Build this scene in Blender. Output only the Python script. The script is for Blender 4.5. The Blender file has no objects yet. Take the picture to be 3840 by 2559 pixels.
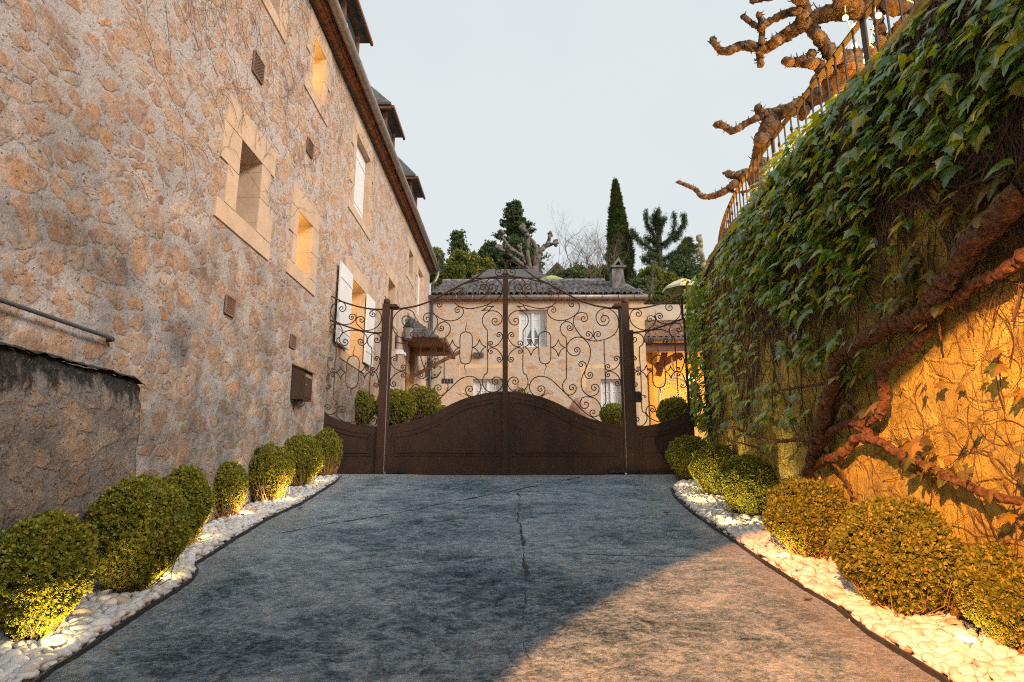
import bpy, math, random
import numpy as np
from mathutils import Vector, Matrix
from mathutils.noise import noise as mnoise
R = math.radians
random.seed(7); NR = np.random.default_rng(7)

# ------------------------------------------------------------------ camera
sc = bpy.context.scene
COL = sc.collection
cam = bpy.data.objects.new('camera', bpy.data.cameras.new('camera'))
COL.objects.link(cam); sc.camera = cam
PITCH, YAW, FPX = 12.0, 0.6, 2350.0
cam.rotation_euler = (R(90 + PITCH), 0, R(YAW))
cam.data.sensor_width = 36; cam.data.lens = FPX / 3840 * 36
cam.data.clip_start = 0.05; cam.data.clip_end = 600
# ------------------------------------------------------------------ world
wd = bpy.data.worlds.new('World'); sc.world = wd; wd.use_nodes = True
nt = wd.node_tree; nt.nodes.clear()
wo = nt.nodes.new('ShaderNodeOutputWorld'); bg = nt.nodes.new('ShaderNodeBackground')
sky = nt.nodes.new('ShaderNodeTexSky'); sky.sky_type = 'NISHITA'; sky.sun_disc = False
SUN_EL, SUN_AZ = 26, 126           # azimuth clockwise from +Y (the view direction)
sky.sun_elevation = R(SUN_EL); sky.sun_rotation = R(SUN_AZ)
sm = nt.nodes.new('ShaderNodeVectorMath'); sm.operation = 'SCALE'; sm.inputs['Scale'].default_value = 0.07
tcw = nt.nodes.new('ShaderNodeTexCoord'); nz = nt.nodes.new('ShaderNodeTexNoise')
nz.inputs['Scale'].default_value = 1.6; nz.inputs['Detail'].default_value = 4
rp = nt.nodes.new('ShaderNodeValToRGB')
rp.color_ramp.elements[0].position = .38; rp.color_ramp.elements[0].color = (.605, .685, .725, 1)
rp.color_ramp.elements[1].position = .62; rp.color_ramp.elements[1].color = (.715, .76, .77, 1)
mx = nt.nodes.new('ShaderNodeMix'); mx.data_type = 'RGBA'; mx.inputs[0].default_value = 0.9
nt.links.new(tcw.outputs['Generated'], nz.inputs['Vector']); nt.links.new(nz.outputs['Fac'], rp.inputs[0])
nt.links.new(sky.outputs[0], sm.inputs[0]); nt.links.new(sm.outputs[0], mx.inputs[6]); nt.links.new(rp.outputs[0], mx.inputs[7])
nt.links.new(mx.outputs[2], bg.inputs[0]); bg.inputs[1].default_value = 1.0
nt.links.new(bg.outputs[0], wo.inputs[0])
# ------------------------------------------------------------------ sun, exposure
sun = bpy.data.objects.new('sun', bpy.data.lights.new('sun', 'SUN')); COL.objects.link(sun)
sun.data.energy = 2.9; sun.data.angle = R(18); sun.data.color = (1, .83, .69)
sd = Vector((math.sin(R(SUN_AZ)) * math.cos(R(SUN_EL)), math.cos(R(SUN_AZ)) * math.cos(R(SUN_EL)), math.sin(R(SUN_EL))))
sun.rotation_euler = sd.to_track_quat('Z', 'Y').to_euler()
sc.view_settings.view_transform = 'Standard'; sc.view_settings.look = 'None'
sc.view_settings.exposure = 0.22; sc.view_settings.gamma = 1
sc.cycles.use_denoising = False
sc.cycles.filter_width = 1.15
sc.cycles.sample_clamp_indirect = 1.2; sc.cycles.sample_clamp_direct = 8
sc.cycles.max_bounces = 6

def point_light(name, loc, power, color, radius=.03):
    l = bpy.data.lights.new(name, 'POINT'); l.energy = power; l.color = color; l.shadow_soft_size = radius
    o = bpy.data.objects.new(name, l); COL.objects.link(o); o.location = loc
    return o
SODIUM = (1.0, .44, .055); WARM = (1.0, .62, .22)
# sodium flood lamp high on the left house wall behind the viewer; its narrow beam reaches the lower creeper wall
FL = Vector((-2.9, -4.5, 4.0)); FD = Vector((.5085, .6771, -.5319))
ls = bpy.data.lights.new('flood_lamp_light', 'SPOT'); ls.energy = 14500; ls.color = (1.0, .36, .105)
ls.spot_size = R(29.8); ls.spot_blend = 0.05; ls.shadow_soft_size = .06
lso = bpy.data.objects.new('flood_lamp_light', ls); COL.objects.link(lso); lso.location = FL
lso.rotation_euler = (-FD).to_track_quat('Z', 'Y').to_euler()

# ------------------------------------------------------------------ pixel -> place
RC = cam.rotation_euler.to_matrix()
def ray(px, py): return RC @ Vector(((px - 1920) / FPX, (1279.5 - py) / FPX, -1))
def onY(px, py, Y): d = ray(px, py); return d * (Y / d.y)
def onX(px, py, X): d = ray(px, py); return d * (X / d.x)
def GZ(y): 
    z = -1.52 + .155 * y
    return z if z < -.06 else (-.06 + .06 * (1 - math.exp(-(z + .06) / .06)))
def onG(px, py):
    d = ray(px, py); t = 1.52 / (.155 * d.y - d.z); return d * t
def frame(ox, oy, s): return lambda x, y: (ox + x * s, oy + y * s)
A = frame(1440, 1000, .21688); B = frame(1440, 1300, .21688)
L = frame(1200, 1080, .19139); M = frame(1200, 1350, .19139)
Z = frame(1200, 950, .5419); Z2 = frame(1850, 950, .542); Z3 = frame(1550, 650, .48874)
U = frame(900, 0, .638); T = frame(2500, 0, .5739); V = frame(2500, 800, .6378); W = frame(0, 0, 1.63196)

# ------------------------------------------------------------------ mesh helpers
class MB:
    def __init__(s): s.v = []; s.f = []; s.n = 0
    def add(s, vs, fs):
        s.v.extend([tuple(p) for p in vs]); s.f.extend([tuple(i + s.n for i in f) for f in fs]); s.n = len(s.v); return s
    def box(s, a, b):
        x0, y0, z0 = a; x1, y1, z1 = b
        return s.add([(x0,y0,z0),(x1,y0,z0),(x1,y1,z0),(x0,y1,z0),(x0,y0,z1),(x1,y0,z1),(x1,y1,z1),(x0,y1,z1)],
              [(0,3,2,1),(4,5,6,7),(0,1,5,4),(1,2,6,5),(2,3,7,6),(3,0,4,7)])
    def hexa(s, p):   # 8 points bottom 4, top 4
        return s.add(p, [(0,3,2,1),(4,5,6,7),(0,1,5,4),(1,2,6,5),(2,3,7,6),(3,0,4,7)])
    def beam(s, a, b, w, h):
        a = Vector(a); b = Vector(b); d = (b - a).normalized()
        up = Vector((0,0,1)) if abs(d.z) < .95 else Vector((0,1,0))
        x = d.cross(up).normalized() * w / 2; y = x.cross(d).normalized() * h / 2
        return s.hexa([a - x - y, a + x - y, a + x + y, a - x + y, b - x - y, b + x - y, b + x + y, b - x + y])
    def tube(s, pts, rad, k=6, closed=False, caps=True, flat=None):
        P = [Vector(p) for p in pts]; n = len(P)
        if isinstance(rad, (int, float)): rad = [rad] * n
        nrm = None; vs = []
        for i in range(n):
            if closed: t = P[(i + 1) % n] - P[i - 1]
            else: t = P[min(i + 1, n - 1)] - P[max(i - 1, 0)]
            if t.length < 1e-9: t = Vector((0, 0, 1))
            t.normalize()
            if nrm is None:
                nrm = t.cross(Vector((0, 1, 0)))
                if nrm.length < .1: nrm = t.cross(Vector((1, 0, 0)))
            nrm = (nrm - t * nrm.dot(t))
            if nrm.length < 1e-6: nrm = t.cross(Vector((.3, 1, .2)))
            nrm.normalize(); bn = t.cross(nrm)
            for j in range(k):
                a = 2 * math.pi * (j + .5) / k
                vs.append(P[i] + (nrm * math.cos(a) + bn * math.sin(a) * (flat or 1)) * rad[i])
        fs = []
        for i in range(n if closed else n - 1):
            for j in range(k):
                a = i * k + j; b = i * k + (j + 1) % k; i2 = (i + 1) % n
                fs.append((a, b, i2 * k + (j + 1) % k, i2 * k + j))
        if caps and not closed: fs += [tuple(range(k))[::-1], tuple((n - 1) * k + j for j in range(k))]
        return s.add(vs, fs)
    def prism(s, poly, y0, y1):     # polygon in XZ extruded along Y
        n = len(poly)
        vs = [(x, y0, z) for x, z in poly] + [(x, y1, z) for x, z in poly]
        return s.add(vs, [tuple(range(n)), tuple(range(2 * n - 1, n - 1, -1))] + [(i, i + n, (i + 1) % n + n, (i + 1) % n) for i in range(n)])
    def lathe(s, prof, c, k=20):    # (r, z)
        vs = []; 
        for r, z in prof:
            for j in range(k):
                a = 2 * math.pi * j / k; vs.append((c[0] + r * math.cos(a), c[1] + r * math.sin(a), c[2] + z))
        fs = [(i * k + j, i * k + (j + 1) % k, (i + 1) * k + (j + 1) % k, (i + 1) * k + j) for i in range(len(prof) - 1) for j in range(k)]
        return s.add(vs, fs)
    def build(s, name, mat, parent=None, smooth=False):
        me = bpy.data.meshes.new(name); me.from_pydata(s.v, [], s.f); me.validate()
        if smooth: me.polygons.foreach_set('use_smooth', [True] * len(me.polygons))
        me.materials.append(mat)
        o = bpy.data.objects.new(name, me); COL.objects.link(o)
        if parent:
            o.parent = parent; o.matrix_parent_inverse = Matrix.Translation(-origin(parent))
        return o
def origin(o):
    v = o.location.copy()
    return v if not o.parent else v + Vector((0, 0, 0))
ORG = {}
def empty(name, loc, label, cat, group=None):
    # parts are built in world coordinates; the inverse matrix keeps them there
    o = bpy.data.objects.new(name, None); COL.objects.link(o); o.location = loc; o.empty_display_size = .1
    tag(o, label, cat, group); return o
def tag(o, label=None, cat=None, group=None, kind=None):
    if label: o['label'] = label
    if cat: o['category'] = cat
    if group: o['group'] = group
    if kind: o['kind'] = kind
    return o
def fastmesh(name, verts, faces, mat, parent=None, smooth=False):
    verts = np.asarray(verts, np.float32); faces = np.asarray(faces, np.int32); k = faces.shape[1]
    me = bpy.data.meshes.new(name)
    me.vertices.add(len(verts)); me.vertices.foreach_set('co', verts.ravel())
    me.loops.add(faces.size); me.loops.foreach_set('vertex_index', faces.ravel())
    me.polygons.add(len(faces)); me.polygons.foreach_set('loop_start', np.arange(0, faces.size, k))
    me.polygons.foreach_set('loop_total', np.full(len(faces), k))
    if smooth: me.polygons.foreach_set('use_smooth', np.ones(len(faces), bool))
    me.update(calc_edges=True); me.validate(); me.materials.append(mat)
    o = bpy.data.objects.new(name, me); COL.objects.link(o)
    if parent: o.parent = parent; o.matrix_parent_inverse = Matrix.Translation(-origin(parent))
    return o
def scatter(proto_v, proto_f, pos, rots, scl):
    pv = np.asarray(proto_v, np.float64); pf = np.asarray(proto_f)
    n = len(pos); scl = np.asarray(scl, float)
    if scl.ndim == 1: scl = scl[:, None].repeat(3, 1)
    v = np.einsum('nij,nkj->nki', rots, pv[None] * scl[:, None, :]) + np.asarray(pos)[:, None, :]
    f = pf[None] + (np.arange(n) * len(pv))[:, None, None]
    return v.reshape(-1, 3), f.reshape(-1, pf.shape[1])
def randrot(n, rng=NR):
    q = rng.normal(size=(n, 4)); q /= np.linalg.norm(q, axis=1)[:, None]; w, x, y, z = q.T
    return np.stack([np.stack([1-2*(y*y+z*z), 2*(x*y-z*w), 2*(x*z+y*w)], 1), np.stack([2*(x*y+z*w), 1-2*(x*x+z*z), 2*(y*z-x*w)], 1),
                     np.stack([2*(x*z-y*w), 2*(y*z+x*w), 1-2*(x*x+y*y)], 1)], 1)
def frames(zdir, rng=NR, xhint=None):   # rotation matrices whose local z is zdir
    z = zdir / np.linalg.norm(zdir, axis=1)[:, None]
    h = rng.normal(size=z.shape) if xhint is None else xhint
    x = h - z * (h * z).sum(1)[:, None]; x /= np.linalg.norm(x, axis=1)[:, None]; y = np.cross(z, x)
    return np.stack([x, y, z], 2)

# ------------------------------------------------------------------ materials
def newmat(name):
    m = bpy.data.materials.new(name); m.use_nodes = True
    N = m.node_tree.nodes; b = N['Principled BSDF']; return m, m.node_tree, b
class G:
    def __init__(s, t): s.t = t; s.c = t.nodes.new('ShaderNodeTexCoord').outputs['Object']
    def n(s, ty, **k):
        nd = s.t.nodes.new(ty)
        for a, v in k.items():
            if a.startswith('i_'):
                i = a[2:]; i = int(i) if i.isdigit() else i.replace('_', ' ')
                if hasattr(v, 'is_linked') or hasattr(v, 'node'): s.t.links.new(v, nd.inputs[i])
                else: nd.inputs[i].default_value = v
            else: setattr(nd, a, v)
        return nd
    def noise(s, scale, detail=4, rough=.55, vec=None, dist=0):
        return s.n('ShaderNodeTexNoise', i_Scale=scale, i_Detail=detail, i_Roughness=rough, i_Distortion=dist, i_Vector=vec or s.c).outputs['Fac']
    def noisec(s, scale, detail=4, vec=None):
        return s.n('ShaderNodeTexNoise', i_Scale=scale, i_Detail=detail, i_Vector=vec or s.c).outputs['Color']
    def map(s, scale=(1,1,1), loc=(0,0,0), rot=(0,0,0), vec=None):
        return s.n('ShaderNodeMapping', i_Vector=vec or s.c, i_Scale=scale, i_Location=loc, i_Rotation=rot).outputs[0]
    def ramp(s, f, stops, interp='LINEAR'):
        nd = s.n('ShaderNodeValToRGB', i_Fac=f); cr = nd.color_ramp; cr.interpolation = interp
        while len(cr.elements) < len(stops): cr.elements.new(.5)
        for e, (p, c) in zip(cr.elements, stops):
            e.position = p; e.color = (*(c if hasattr(c, '__len__') else (c, c, c)), 1)
        return nd.outputs[0]
    def mix(s, f, a, b, mode='MIX'):
        nd = s.t.nodes.new('ShaderNodeMix'); nd.data_type = 'RGBA'; nd.blend_type = mode
        for i, v in ((0, f), (6, a), (7, b)):
            if hasattr(v, 'node'): s.t.links.new(v, nd.inputs[i])
            else: nd.inputs[i].default_value = v if i == 0 else (*v, 1) if len(v) == 3 else v
        return nd.outputs[2]
    def m(s, op, a, b=0, c=0, clamp=False):
        nd = s.t.nodes.new('ShaderNodeMath'); nd.operation = op; nd.use_clamp = clamp
        for i, v in enumerate((a, b, c)):
            if hasattr(v, 'node'): s.t.links.new(v, nd.inputs[i])
            else: nd.inputs[i].default_value = v
        return nd.outputs[0]
    def bump(s, h, strength, dist, b, prev=None):
        nd = s.n('ShaderNodeBump', i_Height=h, i_Strength=strength, i_Distance=dist)
        if prev: s.t.links.new(prev, nd.inputs['Normal'])
        s.t.links.new(nd.outputs[0], b.inputs['Normal']); return nd.outputs[0]
    def disp(s, h, dist, mat, mid=.5):
        nd = s.n('ShaderNodeDisplacement', i_Height=h, i_Scale=dist, i_Midlevel=mid)
        s.t.links.new(nd.outputs[0], s.t.nodes['Material Output'].inputs['Displacement']); mat.displacement_method = 'BOTH'
    def sep(s, v=None): return s.n('ShaderNodeSeparateXYZ', i_Vector=v or s.c).outputs
def simple(name, col, rough=.6, var=.25, scale=6, bump=.2, bdist=.01, metal=0, spec=.5, col2=None, mapscale=(1,1,1)):
    m, t, b = newmat(name); g = G(t); v = g.map(mapscale)
    n1 = g.noise(scale, 6, .6, v)
    dk = tuple(c * (1 - var) for c in col); lt = tuple(min(1, c * (1 + var)) for c in col)
    c = g.ramp(n1, [(.3, col2 or dk), (.7, lt)])
    t.links.new(c, b.inputs['Base Color']); b.inputs['Roughness'].default_value = rough; b.inputs['Metallic'].default_value = metal
    b.inputs['Specular IOR Level'].default_value = spec
    if bump: g.bump(g.noise(scale * 5, 5, .6, v), bump, bdist, b)
    return m
def emis(name, col, s):
    m, t, b = newmat(name); b.inputs['Base Color'].default_value = (*col, 1)
    b.inputs['Emission Color'].default_value = (*col, 1); b.inputs['Emission Strength'].default_value = s; return m

def rubble(name, mortar, stones, scale=4.2, thr=(.10, .20), keep=.8, stain=None, pits=.6, sx=(1, 1, 1.45), bstr=.8, far=None, disp=0, two=0.0, soot=False):
    """rubble masonry: irregular stones lying in broad mortar"""
    m, t, b = newmat(name); g = G(t)
    v0 = g.map(sx)
    wob = g.noisec(2.2, 3, v0); wob2 = g.noisec(9, 3, v0)
    v = g.n('ShaderNodeVectorMath', operation='MULTIPLY_ADD', i_0=wob, i_1=(.32,.32,.32), i_2=v0).outputs[0]
    v = g.n('ShaderNodeVectorMath', operation='MULTIPLY_ADD', i_0=wob2, i_1=(.09,.09,.09), i_2=v).outputs[0]
    ve = g.n('ShaderNodeTexVoronoi', feature='DISTANCE_TO_EDGE', i_Scale=scale, i_Vector=v, i_Randomness=1.0).outputs['Distance']
    vf = g.n('ShaderNodeTexVoronoi', feature='F1', i_Scale=scale, i_Vector=v, i_Randomness=1.0)
    cell = g.sep(vf.outputs['Color'])
    vf2 = g.n('ShaderNodeTexVoronoi', feature='F1', i_Scale=scale * 1.9, i_Vector=v, i_Randomness=1.0); cell2 = g.sep(vf2.outputs['Color']); ve2 = g.n('ShaderNodeTexVoronoi', feature='DISTANCE_TO_EDGE', i_Scale=scale * 1.9, i_Vector=v, i_Randomness=1.0).outputs['Distance']
    edge = g.m('ADD', ve, g.m('MULTIPLY', g.m('SUBTRACT', g.noise(15, 8, .78, v0), .5), .30))
    tvar = g.m('MULTIPLY_ADD', cell[1], .12, thr[0] - .03)
    if far:   # coverage of stone grows along the wall
        yy = g.sep()[1]
        tvar = g.m('SUBTRACT', tvar, g.m('MULTIPLY', g.m('SMOOTH_MIN', g.m('MAXIMUM', g.m('MULTIPLY_ADD', yy, 1 / far, -.5), 0), 1, .1), .10))
    blob = g.m('SUBTRACT', g.m('MULTIPLY_ADD', cell[1], -.14, .60), g.m('ADD', vf.outputs['Distance'], g.m('MULTIPLY', g.m('SUBTRACT', g.noise(11, 6, .7, v0), .5), .22)))
    if far: blob = g.m('ADD', blob, g.m('MULTIPLY', g.m('MAXIMUM', g.m('MULTIPLY_ADD', yy, .05, -.3), 0), .5))
    mraw = g.m('MINIMUM', g.m('SUBTRACT', edge, tvar), g.m('MULTIPLY', blob, .6)); mask = g.m('DIVIDE', mraw, thr[1] - thr[0], clamp=True)
    mask = g.m('MULTIPLY', mask, g.m('LESS_THAN', cell[0], keep)); m1 = mask
    raw2 = g.m('SUBTRACT', g.m('ADD', ve2, g.m('MULTIPLY', g.m('SUBTRACT', g.noise(28, 8, .78, v0), .5), .30)), .07)
    m2 = g.m('MULTIPLY', g.m('DIVIDE', raw2, .08, clamp=True), g.m('LESS_THAN', cell2[0], two)); mask = g.m('MAXIMUM', m1, m2)
    sel = g.m('GREATER_THAN', m1, m2)
    rmp = [(i / (len(stones) - 1), c) for i, c in enumerate(stones)]
    sc_ = g.mix(sel, g.ramp(cell2[2], rmp), g.ramp(cell[2], rmp))
    grain = g.noise(26, 8, .7); mid = g.noise(7, 5, .6)
    sc_ = g.mix(g.ramp(grain, [(.35, .75), (.62, 0)]), sc_, g.mix(1, sc_, (.52, .42, .36), 'MULTIPLY'))
    sc_ = g.mix(g.ramp(mid, [(.5, 0), (.75, .5)]), sc_, (.72, .60, .44))
    mo = g.mix(g.noise(3, 6, .65), tuple(c * .78 for c in mortar), tuple(min(1, c * 1.16) for c in mortar))
    mo = g.mix(g.ramp(g.noise(45, 4, .7), [(.3, .5), (.55, 0)]), mo, tuple(c * .62 for c in mortar))
    mo = g.mix(g.ramp(g.noise(2.6, 7, .75), [(.42, 0), (.62, .55)]), mo, tuple(a * .55 + b2 * .45 for a, b2 in zip(mortar, stones[3])))
    soft = g.ramp(g.noise(8, 7, .75), [(.34, .35), (.56, 1)])
    col = g.mix(g.m('MULTIPLY', mask, soft), mo, sc_)
    sv = g.n('ShaderNodeTexVoronoi', feature='F1', i_Scale=scale * 2.7, i_Vector=v); smk = g.m('MULTIPLY', g.m('DIVIDE', g.m('SUBTRACT', .40, g.m('ADD', sv.outputs['Distance'], g.m('MULTIPLY', g.noise(30, 4), .15))), .12, clamp=True), g.m('LESS_THAN', g.sep(sv.outputs['Color'])[0], .30))
    col = g.mix(g.m('MULTIPLY', smk, .7), col, g.mix(g.m('MULTIPLY', g.sep(sv.outputs['Color'])[1], 1.0), stones[0], stones[3]))
    pt = g.n('ShaderNodeTexVoronoi', feature='F1', i_Scale=26, i_Vector=g.map((1, 1, .8), vec=v))
    pit = g.m('MULTIPLY', g.m('LESS_THAN', pt.outputs['Distance'], .23), g.m('GREATER_THAN', g.sep(pt.outputs['Color'])[0], 1 - pits * .5))
    col = g.mix(g.m('MULTIPLY', pit, .75), col, (.06, .05, .05))
    if stain:   # damp soot low on the wall / moss
        zz = g.sep()[2]
        f = g.m('MULTIPLY', g.m('MULTIPLY_ADD', zz, -1 / stain[1], stain[0] / stain[1] + 1, clamp=True), g.ramp(g.noise(1.7, 6, .7), [(.35, 0), (.7, 1)]))
        col = g.mix(g.m('MULTIPLY', f, stain[2]), col, (.05, .06, .065))
    if soot:   # black moss and soot creeping down from the top in ragged runs
        zz = g.sep()[2]; f = g.m('DIVIDE', g.m('SUBTRACT', zz, g.m('SUBTRACT', .92, g.m('MULTIPLY', g.noise(3.2, 8, .72, g.map((1, 1.6, .5))), .85))), .10, clamp=True)
        col = g.mix(g.m('MULTIPLY', f, .93), col, (.020, .024, .028))
    flk = g.noise(58, 7, .8)
    col = g.mix(g.ramp(flk, [(.36, .75), (.46, 0)]), col, g.mix(1, col, (.42, .36, .33), 'MULTIPLY'))
    col = g.mix(g.ramp(flk, [(.56, 0), (.70, .45)]), col, (.78, .70, .62))
    if far: col = g.mix(g.m('MULTIPLY', g.ramp(g.noise(13, 8, .8, g.map((1, 1.3, .7))), [(.36, .8), (.45, 0)]), g.ramp(g.noise(1.1, 5, .6), [(.38, .25), (.6, 1)])), col, (.20,.15,.13))
    t.links.new(col, b.inputs['Base Color']); b.inputs['Roughness'].default_value = .93; b.inputs['Specular IOR Level'].default_value = .2
    h = g.m('ADD', g.m('MULTIPLY', mask, .22), g.m('MULTIPLY', g.noise(14, 10, .8), 1.1))
    h = g.m('SUBTRACT', h, g.m('MULTIPLY', pit, .5))
    g.bump(h, bstr, .03, b)
    if disp: g.disp(g.m('ADD', g.m('MULTIPLY', mask, .10), g.m('ADD', g.m('MULTIPLY', g.noise(6, 6, .7), .5), g.m('MULTIPLY', g.noise(22, 6, .75), .35))), disp, m, .65)
    return m
STONES = [(.56,.33,.19), (.66,.45,.29), (.43,.27,.19), (.68,.53,.40), (.68,.38,.18), (.50,.35,.26), (.74,.61,.49), (.60,.41,.27)]
M_WALL = rubble('rubble_wall', (.54,.525,.53), STONES, 3.0, (.045, .115), .66, stain=(1.2, 3.0, .85), far=9, disp=.022, two=.62)
M_LOW = rubble('low_wall_stone', (.27,.25,.24), [(.42,.30,.21), (.50,.36,.26), (.30,.24,.20), (.55,.46,.37)], 3.2, (.06,.13), .75, stain=(.9,.7,.5), pits=.9, disp=.06, two=.4, soot=True)
M_FAR = rubble('farmhouse_stone', (.60,.53,.46), [(.66,.42,.21), (.74,.50,.27), (.68,.56,.42), (.58,.34,.18), (.74,.60,.42), (.72,.44,.18)], 2.7, (.05,.11), .95, pits=.35, sx=(1,1,1.9))
def ashlar(name, col, sc=1.0, joint=True, dark=.4):
    m, t, b = newmat(name); g = G(t)
    n = g.noise(4, 6, .6); c = g.ramp(n, [(.3, tuple(x * .84 for x in col)), (.7, tuple(min(1, x * 1.12) for x in col))])
    c = g.mix(g.ramp(g.noise(40, 6, .7), [(.28, dark), (.5, 0)]), c, tuple(x * .5 for x in col))
    if joint:
        z = g.m('FRACT', g.m('MULTIPLY', g.sep()[2], 3.1))
        c = g.mix(g.m('MULTIPLY', g.m('LESS_THAN', z, .04), .5), c, tuple(x * .55 for x in col))
    t.links.new(c, b.inputs['Base Color']); b.inputs['Roughness'].default_value = .9
    g.bump(g.noise(18, 7, .65), .35, .015, b); return m
M_ASH = ashlar('dressed_stone', (.52,.39,.28)); M_ASH2 = ashlar('dressed_stone_plain', (.56,.43,.315), joint=False)
M_BLOCK = ashlar('ochre_block', (.74,.54,.32), joint=False)
# corroded gate steel
def rust(name, a, b_, rough=.62):
    m, t, b = newmat(name); g = G(t)
    n = g.noise(3.5, 7, .65, g.map((1,1,.35))); n2 = g.noise(38, 5, .7)
    c = g.ramp(n, [(.3, a), (.55, tuple((x + y) / 2 for x, y in zip(a, b_))), (.75, b_)])
    c = g.mix(g.ramp(n2, [(.55, 0), (.8, .45)]), c, tuple(min(1, x * 2.1) for x in b_))
    t.links.new(c, b.inputs['Base Color']); b.inputs['Roughness'].default_value = rough; b.inputs['Metallic'].default_value = .25
    g.bump(g.noise(60, 5, .6), .25, .004, b); return m
M_GATE = rust('rusty_steel', (.034,.022,.018), (.095,.043,.027)); M_SCROLL = rust('scroll_iron', (.050,.030,.022), (.115,.058,.036))
M_IRON = simple('dark_iron', (.035,.036,.04), .5, .4, 12, .3, .003, metal=.5)
M_RAIL = rust('railing_iron', (.028,.024,.024), (.075,.048,.038))
M_WHITE = simple('white_paint', (.72,.76,.80), .5, .05, 5, .06, .004)
M_ZINC = simple('zinc_gutter', (.27,.235,.21), .42, .3, 9, .2, .005, metal=.35)
M_ZINCD = simple('dark_pipe', (.075,.085,.10), .45, .25, 9, .1, .004, metal=.3)
M_WOOD = simple('brown_timber', (.16,.075,.04), .75, .4, 4, .5, .01, mapscale=(1,6,6))
M_DOOR = simple('pale_oak', (.45,.27,.11), .6, .25, 5, .3, .01, mapscale=(6,6,1))
M_EAVE = simple('clay_eave', (.30,.13,.075), .9, .55, 3.2, 1, .05, mapscale=(1.5,2.5,1.5))
M_SLATE = simple('stone_slate', (.105,.108,.115), .85, .55, 5, .9, .03)
M_SLATEB = simple('slate_underside', (.10,.075,.06), .9, .4, 5, .6, .02)
M_TILE = simple('old_clay_tile', (.20,.20,.21), .85, .8, 6, .7, .02, col2=(.030,.032,.038))
M_TILEW = simple('warm_clay_tile', (.42,.27,.19), .9, .5, 5, .6, .02, col2=(.10,.075,.065))
M_GLASS = simple('window_glass', (.10,.14,.17), .08, .3, 2, 0)
M_CURT = simple('white_curtain', (.62,.70,.76), .9, .12, 9, .5, .02, mapscale=(6,6,1))
def lit(name, c, s, c2, sc_=3):
    m, t, b = newmat(name); g = G(t); col = g.ramp(g.noise(sc_, 4), [(.3, c2), (.7, c)])
    t.links.new(col, b.inputs['Base Color']); t.links.new(col, b.inputs['Emission Color']); b.inputs['Emission Strength'].default_value = s; return m
M_LITWIN = lit('lit_window', (1,.62,.14), .95, (1,.55,.10)); M_BULB = emis('bulb_glass', (1,.66,.26), 22); M_LENS = emis('light_lens', (1,.72,.35), 14)
M_PLAST = simple('warm_render', (.60,.42,.20), .95, .12, 2.5, .4, .01)
M_PLASTP = simple('pale_render', (.60,.50,.38), .95, .15, 3, .4, .01)
M_EDGE = simple('metal_edging', (.055,.06,.068), .55, .3, 8, .2, .003, metal=.4)
M_BARK = simple('plane_bark', (.40,.25,.13), .9, .45, 16, 1, .06, col2=(.07,.035,.02))
M_BARKG = simple('grey_bark', (.19,.155,.115), .9, .4, 6, .9, .04, col2=(.10,.09,.08))
M_BARKD = simple('dark_bark', (.07,.05,.04), .9, .4, 6, .8, .03)
M_VINE = simple('vine_bark', (.40,.20,.09), .85, .6, 38, 1, .07, mapscale=(1,1,1), col2=(.045,.02,.014))
M_TEND = simple('tendril', (.10,.045,.03), .9, .4, 6, 0)
M_TWIG = simple('dry_twig', (.40,.24,.09), .85, .3, 8, 0)
M_ROPE = simple('rope', (.75,.62,.42), .9, .2, 8, 0)
M_CANVAS = simple('cream_canvas', (.72,.70,.58), .9, .06, 4, .1, .01)
M_TERRA = simple('terracotta', (.36,.17,.10), .9, .2, 8, .2, .01)
M_ASPH = simple('soil', (.06,.045,.035), 1, .4, 6, .8, .03)
M_HILL = simple('hill_grass', (.05,.075,.03), 1, .4, 2, .8, .1)
def leafmat(name, a, b_, rough=.45, trans=.25, sc_=9, c=None, spec=.5):
    m, t, b = newmat(name); g = G(t)
    stops = [(.28, a), (.55, b_)] + ([(.72, c)] if c else [])
    isl = g.n('ShaderNodeNewGeometry').outputs['Random Per Island']
    col = g.ramp(g.m('ADD', g.m('MULTIPLY', g.noise(sc_, 4, .7), .55), g.m('MULTIPLY', isl, .45)), [(max(0, p - .03), c_) for p, c_ in stops])
    col = g.mix(1, col, g.ramp(g.m('FRACT', g.m('MULTIPLY', isl, 7.31)), [(0, .62), (1, 1.22)]), 'MULTIPLY')
    t.links.new(col, b.inputs['Base Color']); b.inputs['Roughness'].default_value = rough; b.inputs['Specular IOR Level'].default_value = spec
    tr = t.nodes.new('ShaderNodeBsdfTranslucent'); t.links.new(g.mix(1, col, (2.4,2.1,.5), 'MULTIPLY'), tr.inputs[0])
    ms = t.nodes.new('ShaderNodeMixShader'); ms.inputs[0].default_value = trans
    t.links.new(b.outputs[0], ms.inputs[1]); t.links.new(tr.outputs[0], ms.inputs[2])
    t.links.new(ms.outputs[0], t.nodes['Material Output'].inputs[0]); return m
M_BOX = leafmat('boxwood_leaf', (.085,.13,.016), (.24,.275,.035), .5, .32, 14, (.42,.37,.07))
M_IVY = leafmat('creeper_leaf', (.06,.19,.085), (.18,.32,.045), .22, .38, 7, (.46,.45,.05), 1.0)
M_IVYO = leafmat('creeper_leaf_lamplit', (.16,.13,.02), (.30,.20,.03), .35, .35, 9, (.10,.16,.03))  # autumn leaves with the orange lamplight mixed into their colour
M_CON = leafmat('conifer_needles', (.032,.075,.045), (.07,.125,.045), .7, .15, 2, (.15,.16,.04))
M_CYP = leafmat('cypress_needles', (.025,.055,.022), (.09,.13,.04), .7, .15, 3, (.17,.20,.05))
M_SHRUB = leafmat('shrub_leaf', (.05,.10,.02), (.13,.19,.025), .6, .25, 3, (.34,.27,.05))
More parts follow.
